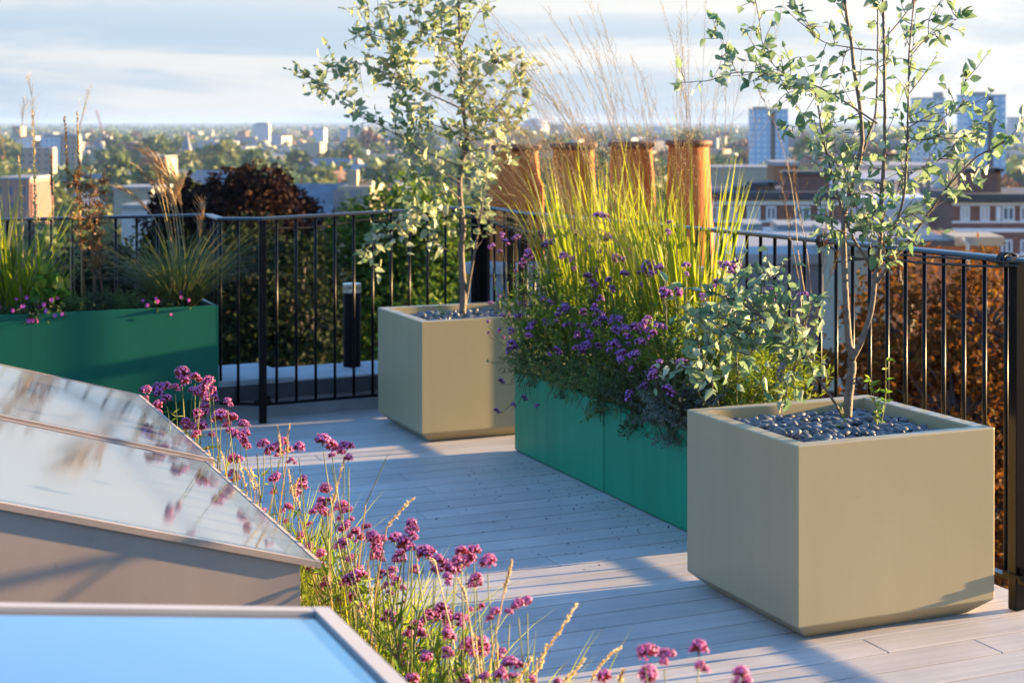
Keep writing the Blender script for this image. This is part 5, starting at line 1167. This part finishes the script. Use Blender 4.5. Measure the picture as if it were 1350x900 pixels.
# ------------------------------------------------------------------ light, sky, camera
SUN_AZ, SUN_EL = 69.0, 6.5
def setup_light():
    w = bpy.data.worlds.new('World'); sc.world = w; w.use_nodes = True
    nt = w.node_tree; N = nt.nodes; L = nt.links; bg = N['Background']
    sky = N.new('ShaderNodeTexSky'); sky.sky_type = 'NISHITA'; sky.sun_disc = False
    sky.sun_elevation = R(SUN_EL); sky.sun_rotation = R(SUN_AZ)
    sky.air_density = 1.15; sky.dust_density = .5; sky.ozone_density = 3.6
    tc = N.new('ShaderNodeTexCoord'); sx = N.new('ShaderNodeSeparateXYZ')
    L.new(tc.outputs['Generated'], sx.inputs[0])
    def math_(op, a, b=None, clamp=False):
        q = N.new('ShaderNodeMath'); q.operation = op; q.use_clamp = clamp
        for i, x in enumerate((a, b)):
            if x is None: continue
            if isinstance(x, (int, float)): q.inputs[i].default_value = x
            else: L.new(x, q.inputs[i])
        return q.outputs[0]
    # long thin cloud banks lying along the horizon
    mp = N.new('ShaderNodeMapping'); mp.inputs['Scale'].default_value = (3.2, 3.2, 28); mp.inputs['Rotation'].default_value = (R(1.2), R(-2.0), 0); mp.inputs['Location'].default_value = (3.1, 1.7, .3)
    L.new(tc.outputs['Generated'], mp.inputs['Vector'])
    no = N.new('ShaderNodeTexNoise'); no.inputs['Scale'].default_value = 1.; no.inputs['Detail'].default_value = 8; no.inputs['Roughness'].default_value = .58; no.inputs['Distortion'].default_value = .5
    L.new(mp.outputs[0], no.inputs['Vector'])
    mask = N.new('ShaderNodeMapRange'); mask.interpolation_type = 'SMOOTHSTEP'
    mask.inputs['From Min'].default_value = .42; mask.inputs['From Max'].default_value = .62
    L.new(no.outputs['Fac'], mask.inputs['Value'])
    # cloud thins out overhead, and thickens towards the sun
    hi = N.new('ShaderNodeMapRange'); hi.interpolation_type = 'SMOOTHSTEP'
    hi.inputs['From Min'].default_value = .145; hi.inputs['From Max'].default_value = .215; hi.inputs['To Min'].default_value = 1.; hi.inputs['To Max'].default_value = .06
    L.new(sx.outputs['Z'], hi.inputs['Value'])
    to = math_('ADD', math_('MULTIPLY', sx.outputs['X'], math.sin(R(SUN_AZ))), math_('MULTIPLY', sx.outputs['Y'], math.cos(R(SUN_AZ))))
    sw = N.new('ShaderNodeMapRange'); sw.interpolation_type = 'SMOOTHSTEP'
    sw.inputs['From Min'].default_value = -.05; sw.inputs['From Max'].default_value = .62; sw.inputs['To Min'].default_value = 0; sw.inputs['To Max'].default_value = 1
    L.new(to, sw.inputs['Value'])
    bank = N.new('ShaderNodeMapRange'); bank.interpolation_type = 'SMOOTHSTEP'
    bank.inputs['From Min'].default_value = .05; bank.inputs['From Max'].default_value = .085; bank.inputs['To Max'].default_value = .75
    L.new(sx.outputs['Z'], bank.inputs['Value'])
    ma = math_('MULTIPLY', math_('ADD', math_('ADD', mask.outputs[0], bank.outputs[0], True), math_('MULTIPLY', sw.outputs[0], .35), True), hi.outputs[0])
    ma = math_('MULTIPLY', ma, CLOUD_AMT)
    cc = N.new('ShaderNodeMixRGB'); cc.inputs[1].default_value = (*CLOUD_A, 1); cc.inputs[2].default_value = (*CLOUD_B, 1)
    L.new(sw.outputs[0], cc.inputs[0])
    # the air itself, washed out by haze low down
    lo = N.new('ShaderNodeMapRange'); lo.interpolation_type = 'SMOOTHSTEP'
    lo.inputs['From Min'].default_value = .07; lo.inputs['From Max'].default_value = .215; lo.inputs['To Min'].default_value = HAZE_MIX; lo.inputs['To Max'].default_value = 0.
    L.new(sx.outputs['Z'], lo.inputs['Value'])
    hz = N.new('ShaderNodeMixRGB'); hz.inputs[2].default_value = (*HAZE_C, 1)
    tint = N.new('ShaderNodeMixRGB'); tint.blend_type = 'MULTIPLY'; tint.inputs[0].default_value = 1; tint.inputs[2].default_value = (*SKY_TINT, 1); L.new(sky.outputs[0], tint.inputs[1])
    L.new(lo.outputs[0], hz.inputs[0]); L.new(tint.outputs[0], hz.inputs[1])
    mx = N.new('ShaderNodeMixRGB'); L.new(ma, mx.inputs[0]); L.new(hz.outputs[0], mx.inputs[1]); L.new(cc.outputs[0], mx.inputs[2])
    L.new(mx.outputs[0], bg.inputs['Color']); bg.inputs['Strength'].default_value = SKY_STR
    sl = bpy.data.lights.new('sun', 'SUN'); sl.energy = SUN_STR; sl.angle = R(.5); sl.color = SUN_COL
    so = bpy.data.objects.new('sun', sl); col.objects.link(so)
    s = Vector((math.sin(R(SUN_AZ)) * math.cos(R(SUN_EL)), math.cos(R(SUN_AZ)) * math.cos(R(SUN_EL)), math.sin(R(SUN_EL))))
    so.rotation_euler = s.to_track_quat('Z', 'Y').to_euler(); so.location = s * 30
    cam = bpy.data.cameras.new('camera'); co = bpy.data.objects.new('camera', cam); col.objects.link(co)
    co.location = (0, 0, EYE); co.rotation_euler = (R(90) - PITCH, 0, 0)
    cam.sensor_width = 36; cam.lens = F / 1350 * 36; cam.shift_x = -(CX - 675) / 1350; cam.shift_y = -(450 - CY) / 1350
    cam.clip_start = .05; cam.clip_end = 60000
    cam.dof.use_dof = True; cam.dof.focus_distance = 4.5; cam.dof.aperture_fstop = 7.1
    sc.camera = co
    sc.view_settings.view_transform = 'Standard'; sc.view_settings.look = 'None'; sc.view_settings.exposure = EXPOSURE; sc.view_settings.gamma = 1
    sc.view_settings.use_curve_mapping = False
    sc.cycles.use_denoising = True
    sc.cycles.max_bounces = 8; sc.cycles.diffuse_bounces = 3; sc.cycles.glossy_bounces = 3; sc.cycles.transmission_bounces = 4
    sc.cycles.volume_bounces = 0; sc.cycles.caustics_reflective = False; sc.cycles.caustics_refractive = False
    sc.cycles.sample_clamp_indirect = 6
SKY_TINT = (.74, .85, 1.0)
SKY_STR, SUN_STR, SUN_COL, EXPOSURE = .15, 4.8, (1., .68, .33), 2.62
CLOUD_AMT, CLOUD_A, CLOUD_B = .8, (1.0, .99, .96), (1.26, 1.20, 1.12)
HAZE_MIX, HAZE_C = .95, (.57, .72, .91)
setup_light()
